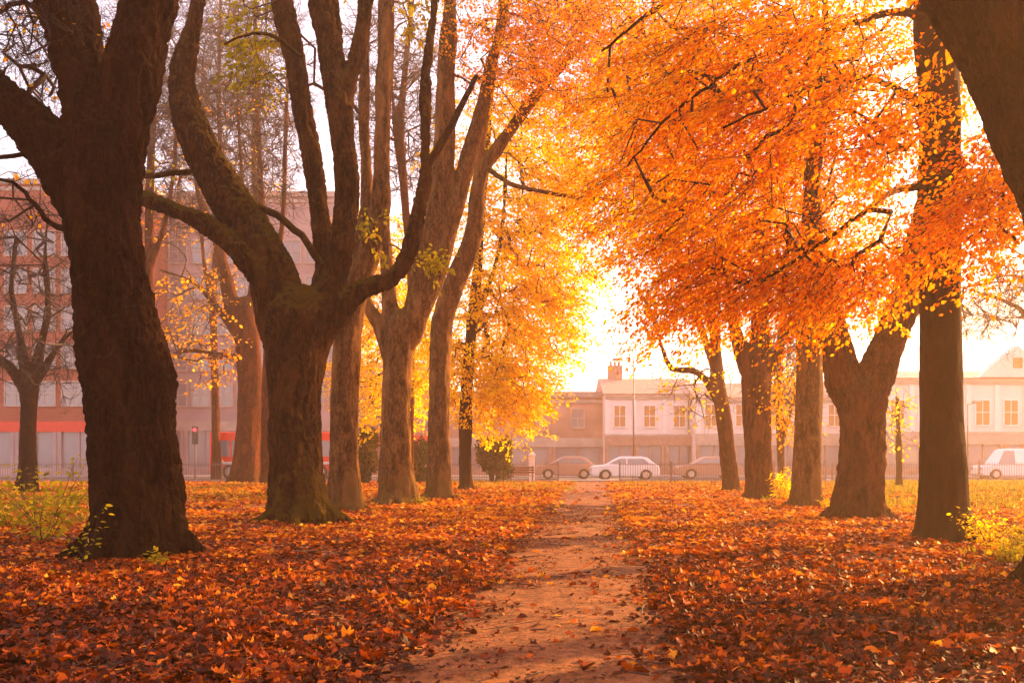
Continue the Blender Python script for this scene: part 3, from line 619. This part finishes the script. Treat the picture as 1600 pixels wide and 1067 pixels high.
make_tree('plane_tree', 'squat red brown plane tree dividing into a wide letter Y, ridged roots at its foot', 'tree', 1340, 22.7, [
    [(1342,825,100),(1342,795,86),(1345,740,76),(1346,660,76),(1344,610,82)],
    [(1320,600,58),(1303,520,46),(1287,460,40),(1272,390,34),(1266,300,27),(1280,210,24),(1286,100,18),(1292,-60,10)],
    [(1366,600,62),(1392,525,56),(1412,470,52),(1430,400,40),(1446,300,30),(1452,150,20),(1444,0,12),(1440,-120,7)]],
    'bark_red', crown=[(1350,100,1,170,180,3,150),(1400,-100,0,250,120,4,100),(1550,100,1,120,120,3,60),(1330,470,-1,60,22,1,12)], leaf='leaf_amber', nleaf=46, leaf_len=.09, twig=(.8,.6,.006), seed=12, roots=9, plates=.02, voxel=.03, amp=(.07,.035))
make_tree('beech_tree', 'plain upright trunk left of the Y shaped tree, flared foot, vanishing into amber leaves', 'tree', 1260, 28, [
    [(1260,806,62),(1260,783,54),(1261,740,47),(1263,680,44),(1265,600,44),(1266,500,42),(1268,420,36),(1270,300,28),(1272,150,20),(1272,0,12),(1270,-120,7)]],
    'bark_smooth', crown=[(1110,220,-2,210,200,4,480),(1000,330,-2,90,110,3,120),(1290,350,-1,140,140,3,260),(1150,0,0,240,120,4,160)], leaf='leaf_amber', nleaf=58, leaf_len=.095, spray=1.4, leaf_spread=.22, gap=-.22, drift=(-.6,-.1,-.45), rtip=.006, twig=(.6,.6,.006), seed=13, roots=6, droop=.4, amp=(.02,.006))
make_tree('plane_tree', 'hazy three armed plane tree with yellow shoots at its foot', 'tree', 1189, 34, [
    [(1190,790,58),(1188,767,49),(1185,700,46),(1182,620,46),(1183,555,50)],
    [(1166,575,26),(1150,520,22),(1140,470,16),(1130,400,10),(1124,300,6)], [(1186,560,36),(1189,470,28),(1196,380,22),(1202,250,14),(1206,120,8)], [(1206,575,18),(1226,522,14),(1246,495,10),(1272,468,7)]],
    'bark_red', crown=[(1040,120,0,190,150,5,380),(960,60,-2,130,130,4,200),(1180,300,0,120,150,3,120),(1225,610,0,25,60,1,22)], leaf='leaf_amber', nleaf=54, leaf_len=.11, spray=1.4, leaf_spread=.24, gap=-.18, drift=(-.4,0,-.4), twig=(.6,.6,.008), seed=14, roots=5, rtip=.008)
make_tree('plane_tree', 'leaning hazy tree with one limb arching low over the far end of the path', 'tree', 1145, 40, [
    [(1146,776,34),(1142,760,29),(1136,700,26),(1130,640,26),(1121,590,22),(1117,540,18),(1110,470,14),(1100,400,9),(1095,300,5)],
    [(1127,640,15),(1105,596,13),(1080,578,11),(1050,577,9),(1035,545,8),(1018,490,7),(1000,455,5)]],
    'bark_red', crown=[(1070,400,0,80,110,3,60),(1090,600,0,60,60,2.5,60)], leaf='leaf_gold', leaf_frac=.4, nleaf=10, leaf_len=.15, twig=(2,.9,.009), seed=15, roots=4, rtip=.009)
make_tree('beech_tree', 'unseen copper leafed tree added beyond the right edge to shade the foreground', 'tree', 1960, 17, [
    [(1960,860,90),(1960,790,74),(1965,600,66),(1968,300,56),(1970,0,40),(1972,-300,20)]],
    'bark_beech', crown=[(1960,150,0,280,170,3,110),(1850,-50,0,250,150,3,70)], leaf='leaf_copper', nleaf=50, leaf_len=.10, spray=1.1, twig=(.3,.6,.006), seed=17, roots=5)  # out-of-view crown, added to cast dappled shade on the foreground
OFF = 'unseen shade trees added behind the camera'
for k, (bx, by, lf) in enumerate([(-7.5, -3, 'leaf_amber'), (8.5, -6, 'leaf_copper'), (-8.2, -14, 'leaf_amber'), (7.6, -17, 'leaf_amber'), (-12.5, 6.5, 'leaf_copper')]):
    # unseen trees added beside and behind the viewer to block sky light; built at their own place with a plain trunk and crown
    x0_, d_ = bx, max(by, .01)
    root = empty('shade_tree', (bx, by, 0), 'leafy tree added for shade beside or behind the photographer, out of view', 'tree', OFF)
    rg = np.random.default_rng(90+k); hh = 12.5
    pts = catmull([(0,0,-.2,.75),(0,0,.5,.55),(.1,0,3,.48),(.2,.1,6,.40),(.1,.2,9,.26),(0,0,hh,.1)], .4); v, q, t = tube(pts, 14, (.3,.4,3,1.), rg)
    obj('trunk', mesh_np('trunk', v, [q, t], smooth=True), M['bark_smooth'], root)
    tg = ellipsoid(np.array([0, 0, 9.]), np.array([6.3, 6.3, 4.2]), 420, rg); sel = pts[pts[:, 2] > 4]
    g = grow(sel[:, :3], sel[:, 3], tg, rg, rtip=.008); v, q = tree_tubes(g, 5); obj('branches', mesh_np('branches', v, [q], smooth=True), M['twig_dark'], root)
    c = np.repeat(g['P'][g['tips']], 40, 0); c = c+rg.normal(0, .45, c.shape); n = len(c)
    v, q = leaf_quad(c, rg.normal(0, 1, (n, 3)), nrm(rg.normal(0, .6, (n, 3))+[0, 0, 1]), rg.uniform(.14, .26, n), .7, rg)
    obj('crown', mesh_np('crown', v, [q], {'hue': rg.random(n)}), M[lf], root)
make_tree('plane_tree', 'enormous black trunk at the right edge leaning over the corner, only partly in view', 'tree', 1728, 10.7, [
    [(1728,940,250),(1728,880,225),(1732,760,215),(1735,620,215),(1728,480,205),(1712,380,195),(1680,260,190),(1622,130,185),(1548,0,180),(1455,-140,150),(1340,-300,100),(1230,-420,55)],
    [(1720,420,130),(1790,260,110),(1860,80,90),(1920,-200,50)]],
    'bark_dark', crown=[(1300,-350,0,250,120,3,60),(1800,-250,0,250,200,3,60),(1500,-1150,-3.5,800,280,4.2,190)], twigmat='twig_dark', leaf='leaf_copper', nleaf=40, leaf_len=.15, spray=1.1, twig=(1.0,.6,.005), seed=16, roots=7, amp=(.06,.02), voxel=.026, plates=.022, root_len=.92)  # last crown entry: overhead leaves added out of view to darken the foreground
# bare trees across the lawn, in the haze
GB = 'bare trees across the lawn'
bare = [
 ('tall bare tree with thin upright stems just right of the black trunk', 236, 46, [[(236,765,26),(236,740,20),(234,600,16),(232,450,15),(234,300,14),(240,150,12),(246,0,9),(250,-120,5)],[(236,420,9),(262,330,8),(275,220,7),(280,80,5)]], [(250,150,0,70,230,3,280)]),
 ('bare tree with twin stems standing before the pale brick flats', 338, 62, [[(338,756,22),(338,735,17),(336,600,13),(334,450,12),(345,300,10),(342,150,8),(345,0,6)],[(337,520,8),(318,400,7),(310,250,6),(318,80,4)]], [(335,170,0,75,210,4,360)]),
 ('bare tree whose many rods rise left of the mossy forked tree', 415, 50, [[(415,758,24),(415,740,18),(416,600,15),(422,450,14),(408,300,11),(402,150,8),(398,0,6)],[(418,470,10),(440,360,9),(446,220,8),(450,80,5)],[(416,430,8),(385,330,7),(372,180,6),(370,40,4)]], [(405,150,0,85,210,4,380)]),
 ('bare hazy tree between the slim smooth plane and the low splitting one', 636, 46, [[(640,765,22),(640,740,16),(641,600,14),(643,450,14),(632,300,14),(626,200,13),(634,100,10),(645,0,7)],[(634,320,9),(618,220,7),(612,110,5)]], [(620,150,0,80,170,3.5,230)]),
 ('bare pale tree behind the orange canopy, its foot hidden by the leaning hazy trunk', 1050, 50, [[(1145,760,18),(1143,740,14),(1122,600,13),(1075,450,13),(1045,330,14),(1040,230,12),(1030,120,9),(1020,0,6)],[(1046,340,9),(1075,240,8),(1090,120,5)]], [(1040,170,0,90,170,4,150)]),
 ('thin hazy bare tree between the two broad hazy trunks and the upright beech', 1222, 47, [[(1222,762,18),(1221,742,13),(1218,660,12),(1216,560,11),(1224,470,9),(1212,360,7),(1214,220,4)],[(1220,700,7),(1240,620,7),(1252,560,5)]], [(1225,560,0,35,110,2.5,110)]),
 ('bare tree by the white houses with drooping twigs at the right edge', 1640, 40, [[(1640,770,34),(1640,745,26),(1638,600,22),(1632,480,18),(1610,380,12),(1590,280,8)],[(1634,520,10),(1590,480,8),(1545,462,6),(1505,450,4)],[(1634,450,9),(1580,430,6),(1530,440,4)]], [(1560,470,0,60,60,3,110),(1590,330,0,70,100,3,80)]),
]
for k, (lab, bx, bd, lm, cr) in enumerate(bare):
    make_tree('bare_tree', lab, 'tree', bx, bd, lm, 'bark_red', crown=cr, twig=(9, 1.2, .015 if bd > 45 else .010), seed=30+k, roots=3, rtip=.013, group=GB, amp=(.02,.01), twigmat='twig', leaf='leaf_amber', leaf_frac=.08, nleaf=5, leaf_len=.16)
GY = 'golden leafed trees behind the avenue'
make_tree('golden_tree', 'low orange gold tree filling the gap behind the slim smooth plane', 'tree', 600, 50, [[(600,762,24),(600,742,18),(602,640,14),(606,520,11),(612,420,7)]], 'bark_beech', crown=[(610,560,0,85,130,3.5,300),(600,430,0,80,90,3,140)], leaf='leaf_gold', nleaf=50, leaf_len=.16, spray=1.2, twig=(.6,.7,.01), seed=50, roots=3, rtip=.01, group=GY)
make_tree('golden_tree', 'yellow leafed tree glimpsed between the Y shaped tree and the dark straight trunk', 'tree', 1405, 44, [[(1405,764,16),(1405,742,11),(1404,680,9),(1402,620,6)]], 'bark_beech', crown=[(1398,650,0,22,60,1.5,34)], leaf='leaf_gold', leaf_frac=.7, nleaf=14, leaf_len=.17, spray=.8, twig=(1,.7,.01), seed=51, roots=3, rtip=.01, group=GY)

# ------------------------------------------------------------------ shrubs and weeds
def plant(name, label, cat, px, d, h, rad, nstem, lf, leafn, leaf_len, sd, group=None, lean=.35, low=.25, wr=.5):
    rg = np.random.default_rng(sd); x = (px-800)/F*d; root = empty(name, (x, d, float(gz(x, d))), label, cat, group)
    S, Lp, La = [], [], []
    for k in range(nstem):
        a = rg.uniform(0, 6.28); r = rad*.04*rg.random(); p = np.array([r*math.cos(a), r*math.sin(a), -.03]); ln = h*rg.uniform(.6, 1.05)
        dr = nrm(np.array([math.cos(a)*lean, math.sin(a)*lean, 1.])+rg.normal(0, .12, 3)); prev = p
        for s in range(6):
            q = prev+dr*ln/6; dr = nrm(dr+rg.normal(0, .12, 3)+np.array([math.cos(a), math.sin(a), -.2])*.1*lean); S.append((prev, q, dr, .006*(1-s/8)*(h**.4)))
            if (s+1)/6 > low:
                for j in range(leafn):
                    t = rg.random(); Lp.append(prev+(q-prev)*t); La.append(nrm(rg.normal(0, 1, 3)*[1, 1, .35]+[0, 0, .05]))
            prev = q
    p0, p1, dd, rr = (np.array([s[i] for s in S]) for i in range(4))
    v, q = edge_tubes(p0, p1, rr, rr*.85, dd, dd, 4); obj('stems', mesh_np('stems', v, [q], smooth=True), M['twig'], root)
    Lp, La = np.array(Lp), np.array(La); n = len(Lp); off = La*rg.uniform(.02, rad*.45, (n, 1)); nm = nrm(rg.normal(0, .5, (n, 3))+[0, 0, 1])
    v, q = leaf_geo(Lp+off, La+[0, 0, -.3], nm, leaf_len*rg.uniform(.5, 1.2, n), wr, .3, rg)
    obj('leaves', mesh_np('leaves', v, [q], {'hue': np.repeat(np.clip(rg.normal(.5, .25, n), 0, 1), 2)}), M[lf], root)
    return root
plant('shrub', 'leggy green elder shrub to the left of the huge black trunk', 'shrub', 70, 16.5, 1.75, .8, 14, 'leaf_green', 7, .14, 61, lean=.5)
plant('shrub', 'low dull green shrub at the left edge in front of the pollard tree', 'shrub', 20, 20, 1.35, .8, 12, 'leaf_green', 8, .13, 62, lean=.6)
GS = 'leafy seedlings at the foot of the black trunk'
plant('seedling', 'wispy seedling standing against the black trunk on its left side', 'seedling', 140, 13.1, 1.0, .35, 3, 'leaf_green', 3, .09, 63, GS)
plant('seedling', 'small pale leafed seedling in front of the middle of the black trunk', 'seedling', 240, 13.0, .35, .22, 5, 'leaf_green', 4, .08, 64, GS)
GW = 'yellow green weeds round the dark straight trunk'
for k, (px, d, h, lab) in enumerate([(1548, 15.8, .75, 'tallest clump of yellow green weeds right of the dark straight trunk'), (1590, 14.6, .6, 'yellow green weeds touching the right edge of the photo'), (1515, 16.9, .62, 'weed stems growing hard against the foot of the dark straight trunk'), (1575, 13.4, .4, 'lowest yellow weeds just above the black root at the right edge')]):
    plant('weed_clump', lab, 'weeds', px, d, h, .5, 16, 'leaf_gold' if k in (0,) else 'leaf_green', 5, .075, 70+k, GW, lean=.3, low=.1, wr=.45)
plant('shrub', 'bright yellow shrub at the foot of the three armed hazy tree', 'shrub', 1222, 32.5, 1.25, .55, 9, 'leaf_gold', 8, .15, 80)
plant('weed_clump', 'small green tuft beside the left root of the low splitting plane', 'weeds', 655, 29.2, .35, .35, 8, 'leaf_green', 4, .09, 81)
plant('weed_clump', 'little yellow tuft at the foot of the upright beech beside the Y shaped tree', 'weeds', 1292, 27.4, .4, .3, 7, 'leaf_gold', 4, .09, 82)
def bush(label, px, d, wpx, hpx, lf, sd, n=5000):
    rg = np.random.default_rng(sd); x = (px-800)/F*d; root = empty('bush', (x, d, 0), label, 'bush'); r = wpx/2/F*d; h = hpx/F*d
    cs = np.stack([rg.uniform(-.6, .6, 16)*r, rg.uniform(-.6, .6, 16)*r, rg.uniform(.15, .8, 16)*h], 1); ci = rg.integers(0, 16, n)
    p = cs[ci]+nrm(rg.normal(0, 1, (n, 3)))*rg.uniform(.6, 1, (n, 1))*np.array([r*.42, r*.42, h*.22]); p[:, 2] = np.abs(p[:, 2])
    v, q = leaf_quad(p, rg.normal(0, 1, (n, 3)), nrm(rg.normal(0, 1, (n, 3))), .16*rg.uniform(.6, 1.3, n), .6, rg)
    obj('leaves', mesh_np('leaves', v, [q], {'hue': np.clip(rg.normal(.4, .2, n)+.3*np.sin(ci*2.), 0, 1)}), M[lf], root)
    z = np.zeros((16, 3)); z[:, :2] = cs[:, :2]*.2; dd = nrm(cs-z); v, q = edge_tubes(z, cs, np.full(16, .04), np.full(16, .015), dd, dd, 5)
    obj('stems', mesh_np('stems', v, [q]), M['twig_dark'], root)
bush('dark evergreen bush in shadow behind the low splitting plane', 572, 52, 46, 90, 'leaf_ever', 90, 7000)
bush('dark green holly like bush behind the golden tree trunk', 770, 54, 70, 75, 'leaf_ever', 91, 7000)
bush('brownish bush before the railing left of the pale trunked plane', 655, 54, 50, 70, 'leaf_ever', 92, 6000)

# ------------------------------------------------------------------ railings, posts, bench
def railing(label, px0, px1, d, h=1.1):
    x0, x1 = (px0-800)/F*d, (px1-800)/F*d; root = empty('iron_railing', ((x0+x1)/2, d, 0), label, 'railing', 'park railings'); hw = (x1-x0)/2
    b = MB(); b.box(-hw, hw, -.02, .02, h-.12, h-.08); b.box(-hw, hw, -.02, .02, .12, .16); b.build('rails', M['iron'], root)
    b = MB(); x = -hw+.07
    while x < hw: b.cyl((x, 0, .02), (x, 0, h-.02), .012, n=5); b.cyl((x, 0, h-.02), (x, 0, h+.05), .02, .001, n=5); x += .14
    b.build('bars', M['iron'], root)
    n = max(2, int(2*hw/2.6))
    p0 = None
    for k in range(n+1):
        if p0 is None:
            b = MB(); b.box(-.035, .035, -.035, .035, -.05, h+.08); b.cyl((0,0,h+.08), (0,0,h+.17), .045, .02, n=8); p0 = b.build('post', M['iron'], root); c = p0
        else: c = p0.copy(); COL.objects.link(c); c.parent = root
        c.location = (-hw+2*hw*k/n, 0, 0)
railing('long black railing on the left side of the path end, running behind the golden tree', 430, 872, 57)
railing('railing on the right side of the path end, running behind the hazy trunks', 968, 1290, 57)
railing('railing behind the green grass in front of the white houses', 1300, 1760, 57)
railing('railing behind the pollard tree in front of the red brick flats', -120, 425, 57)
def gatepost(px, d, h, lab):
    x = (px-800)/F*d; b = MB(); b.box(-.16, .16, -.16, .16, 0, h-.25); b.box(-.2, .2, -.2, .2, h-.25, h-.15)
    b.add([(-.16,-.16,h-.15),(.16,-.16,h-.15),(.16,.16,h-.15),(-.16,.16,h-.15),(0,0,h+.05)], [(0,1,4),(1,2,4),(2,3,4),(3,0,4)])
    o = b.build('gate_post', M['white'], bevel=.01); o.location = (x, d, 0); tag(o, lab, 'gate post', 'white gate posts')
gatepost(831, 56.6, 1.75, 'white stone gate post right of the bench')
gatepost(788, 56.6, 1.6, 'white stone gate post left of the bench, under the golden leaves')
root = empty('park_bench', (P(812, 742, 54)[0], 54, 0), 'brown wooden park bench in front of the railing, left of the path end', 'bench')
b = MB(); [b.box(-.8, .8, -.25+k*.13, -.15+k*.13, .43, .46) for k in range(4)]; b.build('seat', M['wood'], root)
b = MB(); [b.box(-.8, .8, .27+k*.02, .30+k*.02, .55+k*.13, .65+k*.13) for k in range(3)]; b.build('backrest', M['wood'], root)
for s in (-.7, .7):
    b = MB(); b.box(s-.03, s+.03, -.24, -.18, 0, .43); b.box(s-.03, s+.03, .24, .30, 0, .46); b.box(s-.03, s+.03, .302, .34, .46, .95); b.box(s-.03, s+.03, -.24, .24, .38, .428); b.build('leg', M['iron'], root)
def lamp(px, d, h, arm, lab):
    x = (px-800)/F*d; root = empty('street_lamp', (x, d, 0), lab, 'street lamp', 'street lamps')
    b = MB(); b.cyl((0,0,0), (0,0,1.2), .10, .09); b.cyl((0,0,1.2), (0,0,h), .06, .035); b.build('pole', M['iron'], root, smooth=True)
    b = MB(); b.cyl((0,0,h-.05), (arm,0,h+.15), .03, .03); b.build('arm', M['iron'], root)
    b = MB(); b.cyl((arm-.35,0,h+.16), (arm+.35,0,h+.19), .09, .11, n=10); b.build('lamp_head', M['stone'], root, bevel=.02)
lamp(990, 67.9, 7.9, -1.1, 'tall thin street lamp rising above the roofs at the end of the path')
lamp(1512, 71.2, 5.2, .7, 'lamp post before the white houses, just right of the dark straight trunk')
x = (305-800)/F*59; root = empty('traffic_light', (x, 59, .1), 'traffic light showing red beside the black trunk', 'traffic light')
b = MB(); b.cyl((0,0,0), (0,0,2.1), .055); b.build('pole', M['iron'], root)
b = MB(); b.box(-.17, .17, -.10, .10, 2.1, 3.15); hd = b.build('signal_head', M['lens_dark'], root, bevel=.03)
for k, m in enumerate(('lens_dark', 'lens_dark', 'red_lamp')):
    b = MB(); b.cyl((0,-.101,2.3+k*.32), (0,-.13,2.3+k*.32), .11, .10, n=16); b.build('lens', M[m], hd)

# ------------------------------------------------------------------ vehicles
def wheel(root, x, y, r):
    w_ = MB().cyl((0,-.1,0), (0,.1,0), r, n=20).build('wheel', M['rubber'], root, bevel=.02); w_.location = (x, y, r)
    MB().cyl((0,-.112,0), (0,.112,0), r*.62, n=16).build('rim', M['rim'], w_)
def car(px, d, paint, lab, L=4.2, van=False, z0=.012):
    x = (px-800)/F*d; root = empty('parked_car' if not van else 'parked_van', (x, d, z0), lab, 'van' if van else 'car', 'cars parked in the street')
    H = 1.95 if van else 1.45; hl = L/2
    low = [(-hl,.35),(-hl+.03,.72),(-hl+.12,.86),(-hl+.95,.95),(hl-.35,.98),(hl-.05,.88),(hl,.6),(hl,.3),(hl-.45,.22),(hl-.5,.45),(hl-.7,.62),(hl-.98,.62),(hl-1.15,.45),(hl-1.2,.22),(-hl+1.25,.22),(-hl+1.2,.45),(-hl+1.02,.62),(-hl+.72,.62),(-hl+.52,.45),(-hl+.47,.22),(-hl+.1,.24)]
    b = MB(); b.prism(low, -.86, .86); b.build('body', M[paint], root, bevel=.06, smooth=False)
    top = ([(-hl+.85,.94),(-hl+1.45,H-.12),(-hl+1.7,H),(hl-.2,H),(hl-.08,H-.1),(hl-.06,.96)] if van else [(-hl+.95,.94),(-hl+1.65,H-.10),(-hl+1.95,H),(hl-1.1,H),(hl-.75,H-.08),(hl-.25,.97)])
    b = MB(); n = len(top); V = [(a, -.84+(z-.94)*.22, z) for a, z in top]+[(a, .84-(z-.94)*.22, z) for a, z in top]
    b.add(V, [tuple(range(n)), tuple(range(2*n-1,n-1,-1))]+[(i,i+n,(i+1)%n+n,(i+1)%n) for i in range(n)]); b.build('cabin', M[paint], root, bevel=.05)
    for sg in (-1, 1):
        def pt(a, z): return (a, sg*(.845-(z-.94)*.22+.004), z)
        zb, zt = 1.0, H-.14
        for (a0, a1, a2, a3) in ([(-hl+1.02, -hl+1.45, -hl+2.1, -hl+2.1)] if van else [(-hl+1.1, -hl+1.72, -hl+2.15, -hl+2.15), (-hl+2.22, -hl+2.22, hl-1.0, hl-.62)]):
            b = MB(); b.add([pt(a0, zb), pt(a1, zt), pt(a2, zt), pt(a3, zb)], [(0,1,2,3)]); b.build('window', M['glass'], root)
    for sg in (-.62, .62):
        b = MB(); b.box(-hl-.012, -hl+.1, sg-.16, sg+.16, .62, .76); b.build('headlight', M['rim'], root, bevel=.02)
    for xx in (-hl+.87, hl-.85):
        for yy_ in (-.76, .76): wheel(root, xx, yy_, .33)
car(975, 62, 'car_white', 'pale car parked side on at the end of the path', 4.2)
car(883, 64.5, 'car_hazed', 'dull reddish brown car in the haze left of the pale one', 4.0)
car(1585, 64, 'car_white', 'pale van parked before the white houses at the right edge', 4.9, True)
car(1105, 64.5, 'car_hazed', 'brown parked car just left of the leaning hazy trunk', 4.1)
x = (440-800)/F*64; root = empty('city_bus', (x, 64, .012), 'red bus standing in the street behind the mossy forked tree', 'bus')
b = MB(); b.box(-4.3, 4.3, -1.22, 1.22, .35, 3.0); b.build('body', M['bus_red'], root, bevel=.12)
for k in range(7):
    b = MB(); b.box(-4.0+k*1.13, -4.0+k*1.13+1.0, -1.235, -1.222, 1.45, 2.45); b.build('window', M['glass'], root)
b = MB(); b.box(-4.312, -4.302, -1.0, 1.0, 1.3, 2.6); b.build('windscreen', M['glass'], root)
b = MB(); b.box(-4.1, 4.1, -1.236, -1.222, .95, 1.12); b.build('stripe', M['white'], root)
for xx in (-3.0, 2.7):
    for yy_ in (-1.13, 1.13): wheel(root, xx, yy_, .48)

# ------------------------------------------------------------------ buildings
def building(name, label, cat, px0, px1, d, top_py, depth, wall, roof, roof_h, rows, wins, base=None, group=None, chimneys=(), gable=None, pane='glass', fascia=None, x0=None, x1=None):
    """rows: list of (z0, z1); wins: (n, width)"""
    X0 = (px0-800)/F*d if x0 is None else x0; X1 = (px1-800)/F*d if x1 is None else x1; Z = CH-(top_py-HY)/F*d
    root = empty(name, ((X0+X1)/2, d, 0), label, cat, group); hw = (X1-X0)/2
    eav = Z-roof_h
    b = MB(); b.box(-hw, hw, 0, depth, 0, eav); b.build('wall', M[wall], root)
    if roof_h > .6:
        b = MB(); b.add([(-hw-.15,-.35,eav+.002),(hw+.15,-.35,eav+.002),(hw+.15,depth+.35,eav+.002),(-hw-.15,depth+.35,eav+.002),(-hw-.15,depth/2,Z),(hw+.15,depth/2,Z)], [(0,1,5,4),(2,3,4,5),(0,4,3),(1,2,5),(0,3,2,1)]); rf = b.build('roof', M[roof], root)
    else:
        b = MB(); b.box(-hw-.15, hw+.15, -.2, depth+.2, eav+.002, Z); rf = b.build('roof', M[roof], root)
    for cx in chimneys:
        b = MB(); b.box(cx-.6, cx+.6, depth/2-.4, depth/2+.4, Z-1.2, Z+1.1); [b.cyl((cx+t, depth/2, Z+1.1), (cx+t, depth/2, Z+1.5), .12, .1) for t in (-.35, 0, .35)]; b.build('chimney', M['brick_hazed'], rf)
    if gable:
        for gx, gw, gh in gable:
            b = MB(); b.prism([(gx-gw/2, eav+.05), (gx+gw/2, eav+.05), (gx+gw*.30, eav+gh*.45), (gx, eav+gh), (gx-gw*.30, eav+gh*.45)], -.45, .4); b.build('gable', M[wall], root)
            b = MB(); b.box(gx-.35, gx+.35, -.48, -.452, eav+gh*.3, eav+gh*.62); b.build('gable_window', M['amber_blind'], root)
    b = MB(); b.box(-hw, hw, -.12, -.002, eav-.45, eav-.2); b.build('cornice', M['stone'], root)
    n, ww = wins; pro = {}
    for (z0, z1) in rows:
        h = z1-z0
        for k in range(n):
            cx = -hw+(k+.5)*2*hw/n
            if h not in pro:
                b = MB(); f = .10; b.box(-ww/2-f, -ww/2, -.09, -.002, -f, h+f); b.box(ww/2, ww/2+f, -.09, -.002, -f, h+f); b.box(-ww/2, ww/2, -.09, -.002, h, h+f); b.box(-ww/2, ww/2, -.14, -.002, -f, 0)
                b.box(-.03, .03, -.06, -.03, 0, h); b.box(-ww/2, -.03, -.058, -.03, h*.5, h*.5+.06); b.box(.03, ww/2, -.058, -.03, h*.5, h*.5+.06)
                o = b.build('window', M['white' if pane == 'amber_blind' else 'stone'], root); b = MB(); b.box(-ww/2, ww/2, -.028, -.003, 0, h); pn = b.build('pane', M[pane], o); pro[h] = (o, pn)
            else:
                o0, p0 = pro[h]; o = o0.copy(); COL.objects.link(o); o.parent = root; pn = p0.copy(); COL.objects.link(pn); pn.parent = o
            o.location = (cx, 0, z0)
    if pane == 'amber_blind':
        for k in range(n+1):
            cx = -hw+k*2*hw/n; cx = min(max(cx, -hw+.2), hw-.2); b = MB(); b.box(cx-.16, cx+.16, -.10, -.003, 3.3, eav-.46); b.build('pilaster', M['white'], root)
        b = MB(); b.box(-hw, hw, -.16, -.002, 3.12, 3.28); b.build('string_course', M['stone'], root)
        b = MB(); b.cyl((hw-.5, -.17, .1), (hw-.5, -.17, eav-.5), .05, n=8); b.build('downpipe', M['iron'], root)
    if base:     # shopfronts: (height, band material, n bays)
        bh, bm, nb, fm = base
        b = MB(); b.box(-hw, hw, -.30, -.004, bh-.75, bh); b.build('fascia', M[fm], root)
        for k in range(nb):
            a0 = -hw+k*2*hw/nb; a1 = a0+2*hw/nb
            b = MB(); b.box(a0+.02, a0+.3, -.28, -.005, 0, bh-.752); b.box(a1-.3, a1-.02, -.28, -.005, 0, bh-.752); b.box(a0+.3, a1-.3, -.20, -.005, 0, .6); b.box((a0+a1)/2-.05, (a0+a1)/2+.05, -.18, -.005, .6, bh-.752); b.build('shopfront', M[bm], root)
            b = MB(); b.box(a0+.3, (a0+a1)/2-.05, -.06, -.006, .6, bh-.76); b.box((a0+a1)/2+.05, a1-.3, -.06, -.006, .6, bh-.76); b.build('shop_window', M['glass'], root)
    return root
building('apartment_block', 'red brick block of flats at the left edge behind the pollard tree', 'building', 0, 225, 73, 280, 14, 'brick_red', 'stone', .4, [(5.2+2.75*k, 6.9+2.75*k) for k in range(5)], (12, 1.5), base=(4.0, 'render_pale', 8, 'red_sign'), x0=-52)
building('apartment_block', 'tall pale block of flats with brick seen right of the black trunk', 'building', 225, 545, 78, 300, 14, 'render_pale', 'stone', .4, [(5.4+2.8*k, 7.1+2.8*k) for k in range(5)], (9, 1.3), base=(4.2, 'render_pale', 5, 'stone'))
building('brick_house', 'low brick terrace behind the trunks left of the golden tree', 'house', 548, 700, 84, 560, 9, 'brick_hazed', 'slate', 2.4, [(4.2, 5.8)], (6, 1.0), base=(3.2, 'shop_brown', 5, 'red_sign'), chimneys=(3,))
building('brick_house', 'pink brick house with a blank wall left of the path end', 'house', 702, 943, 84, 612, 9, 'brick_hazed', 'slate', .5, [(3.9, 5.4)], (3, 1.0), base=(3.0, 'shop_brown', 3, 'stone'))
building('white_house', 'whitewashed two storey house with amber windows facing the end of the path', 'house', 945, 1085, 82, 585, 9, 'render_white', 'roof_tile', 1.6, [(3.9, 5.6)], (3, .9), base=(3.1, 'shop_brown', 3, 'shop_brown'), chimneys=(-2.4,), pane='amber_blind')
building('white_house', 'hazy white house between the leaning tree and the Y shaped tree', 'house', 1087, 1376, 80, 592, 9, 'render_white', 'roof_tile', 1.5, [(3.9, 5.6)], (6, .95), base=(3.1, 'shop_brown', 5, 'stone'), chimneys=(3,), pane='amber_blind')
building('white_house', 'white terrace with a pointed gable behind the green grass at the right edge', 'house', 1380, 1690, 74, 572, 9, 'render_white', 'slate', .9, [(3.8, 5.6)], (7, 1.0), base=(3.1, 'shop_brown', 5, 'stone'), pane='amber_blind', gable=[(2.4, 5.6, 2.4)])
building('brick_house', 'brick house just past the right edge of the white terrace', 'house', 1695, 2000, 76, 560, 9, 'brick_hazed', 'slate', 2.4, [(4.2, 5.8)], (6, 1.0), base=(3.2, 'shop_brown', 4, 'stone'))

# ------------------------------------------------------------------ haze
b = MB(); b.box(-142, 142, -32, 142, -1.2, 27)
hz = b.build('haze', None); tag(hz, kind='stuff')
m = bpy.data.materials.new('haze'); m.use_nodes = True; n = m.node_tree; n.nodes.clear()
o_ = n.nodes.new('ShaderNodeOutputMaterial'); pv = n.nodes.new('ShaderNodeVolumePrincipled')
pv.inputs['Color'].default_value = (.98, .70, .46, 1); pv.inputs['Density'].default_value = .0018; pv.inputs['Anisotropy'].default_value = .5
n.links.new(pv.outputs[0], o_.inputs['Volume']); hz.data.materials.append(m)
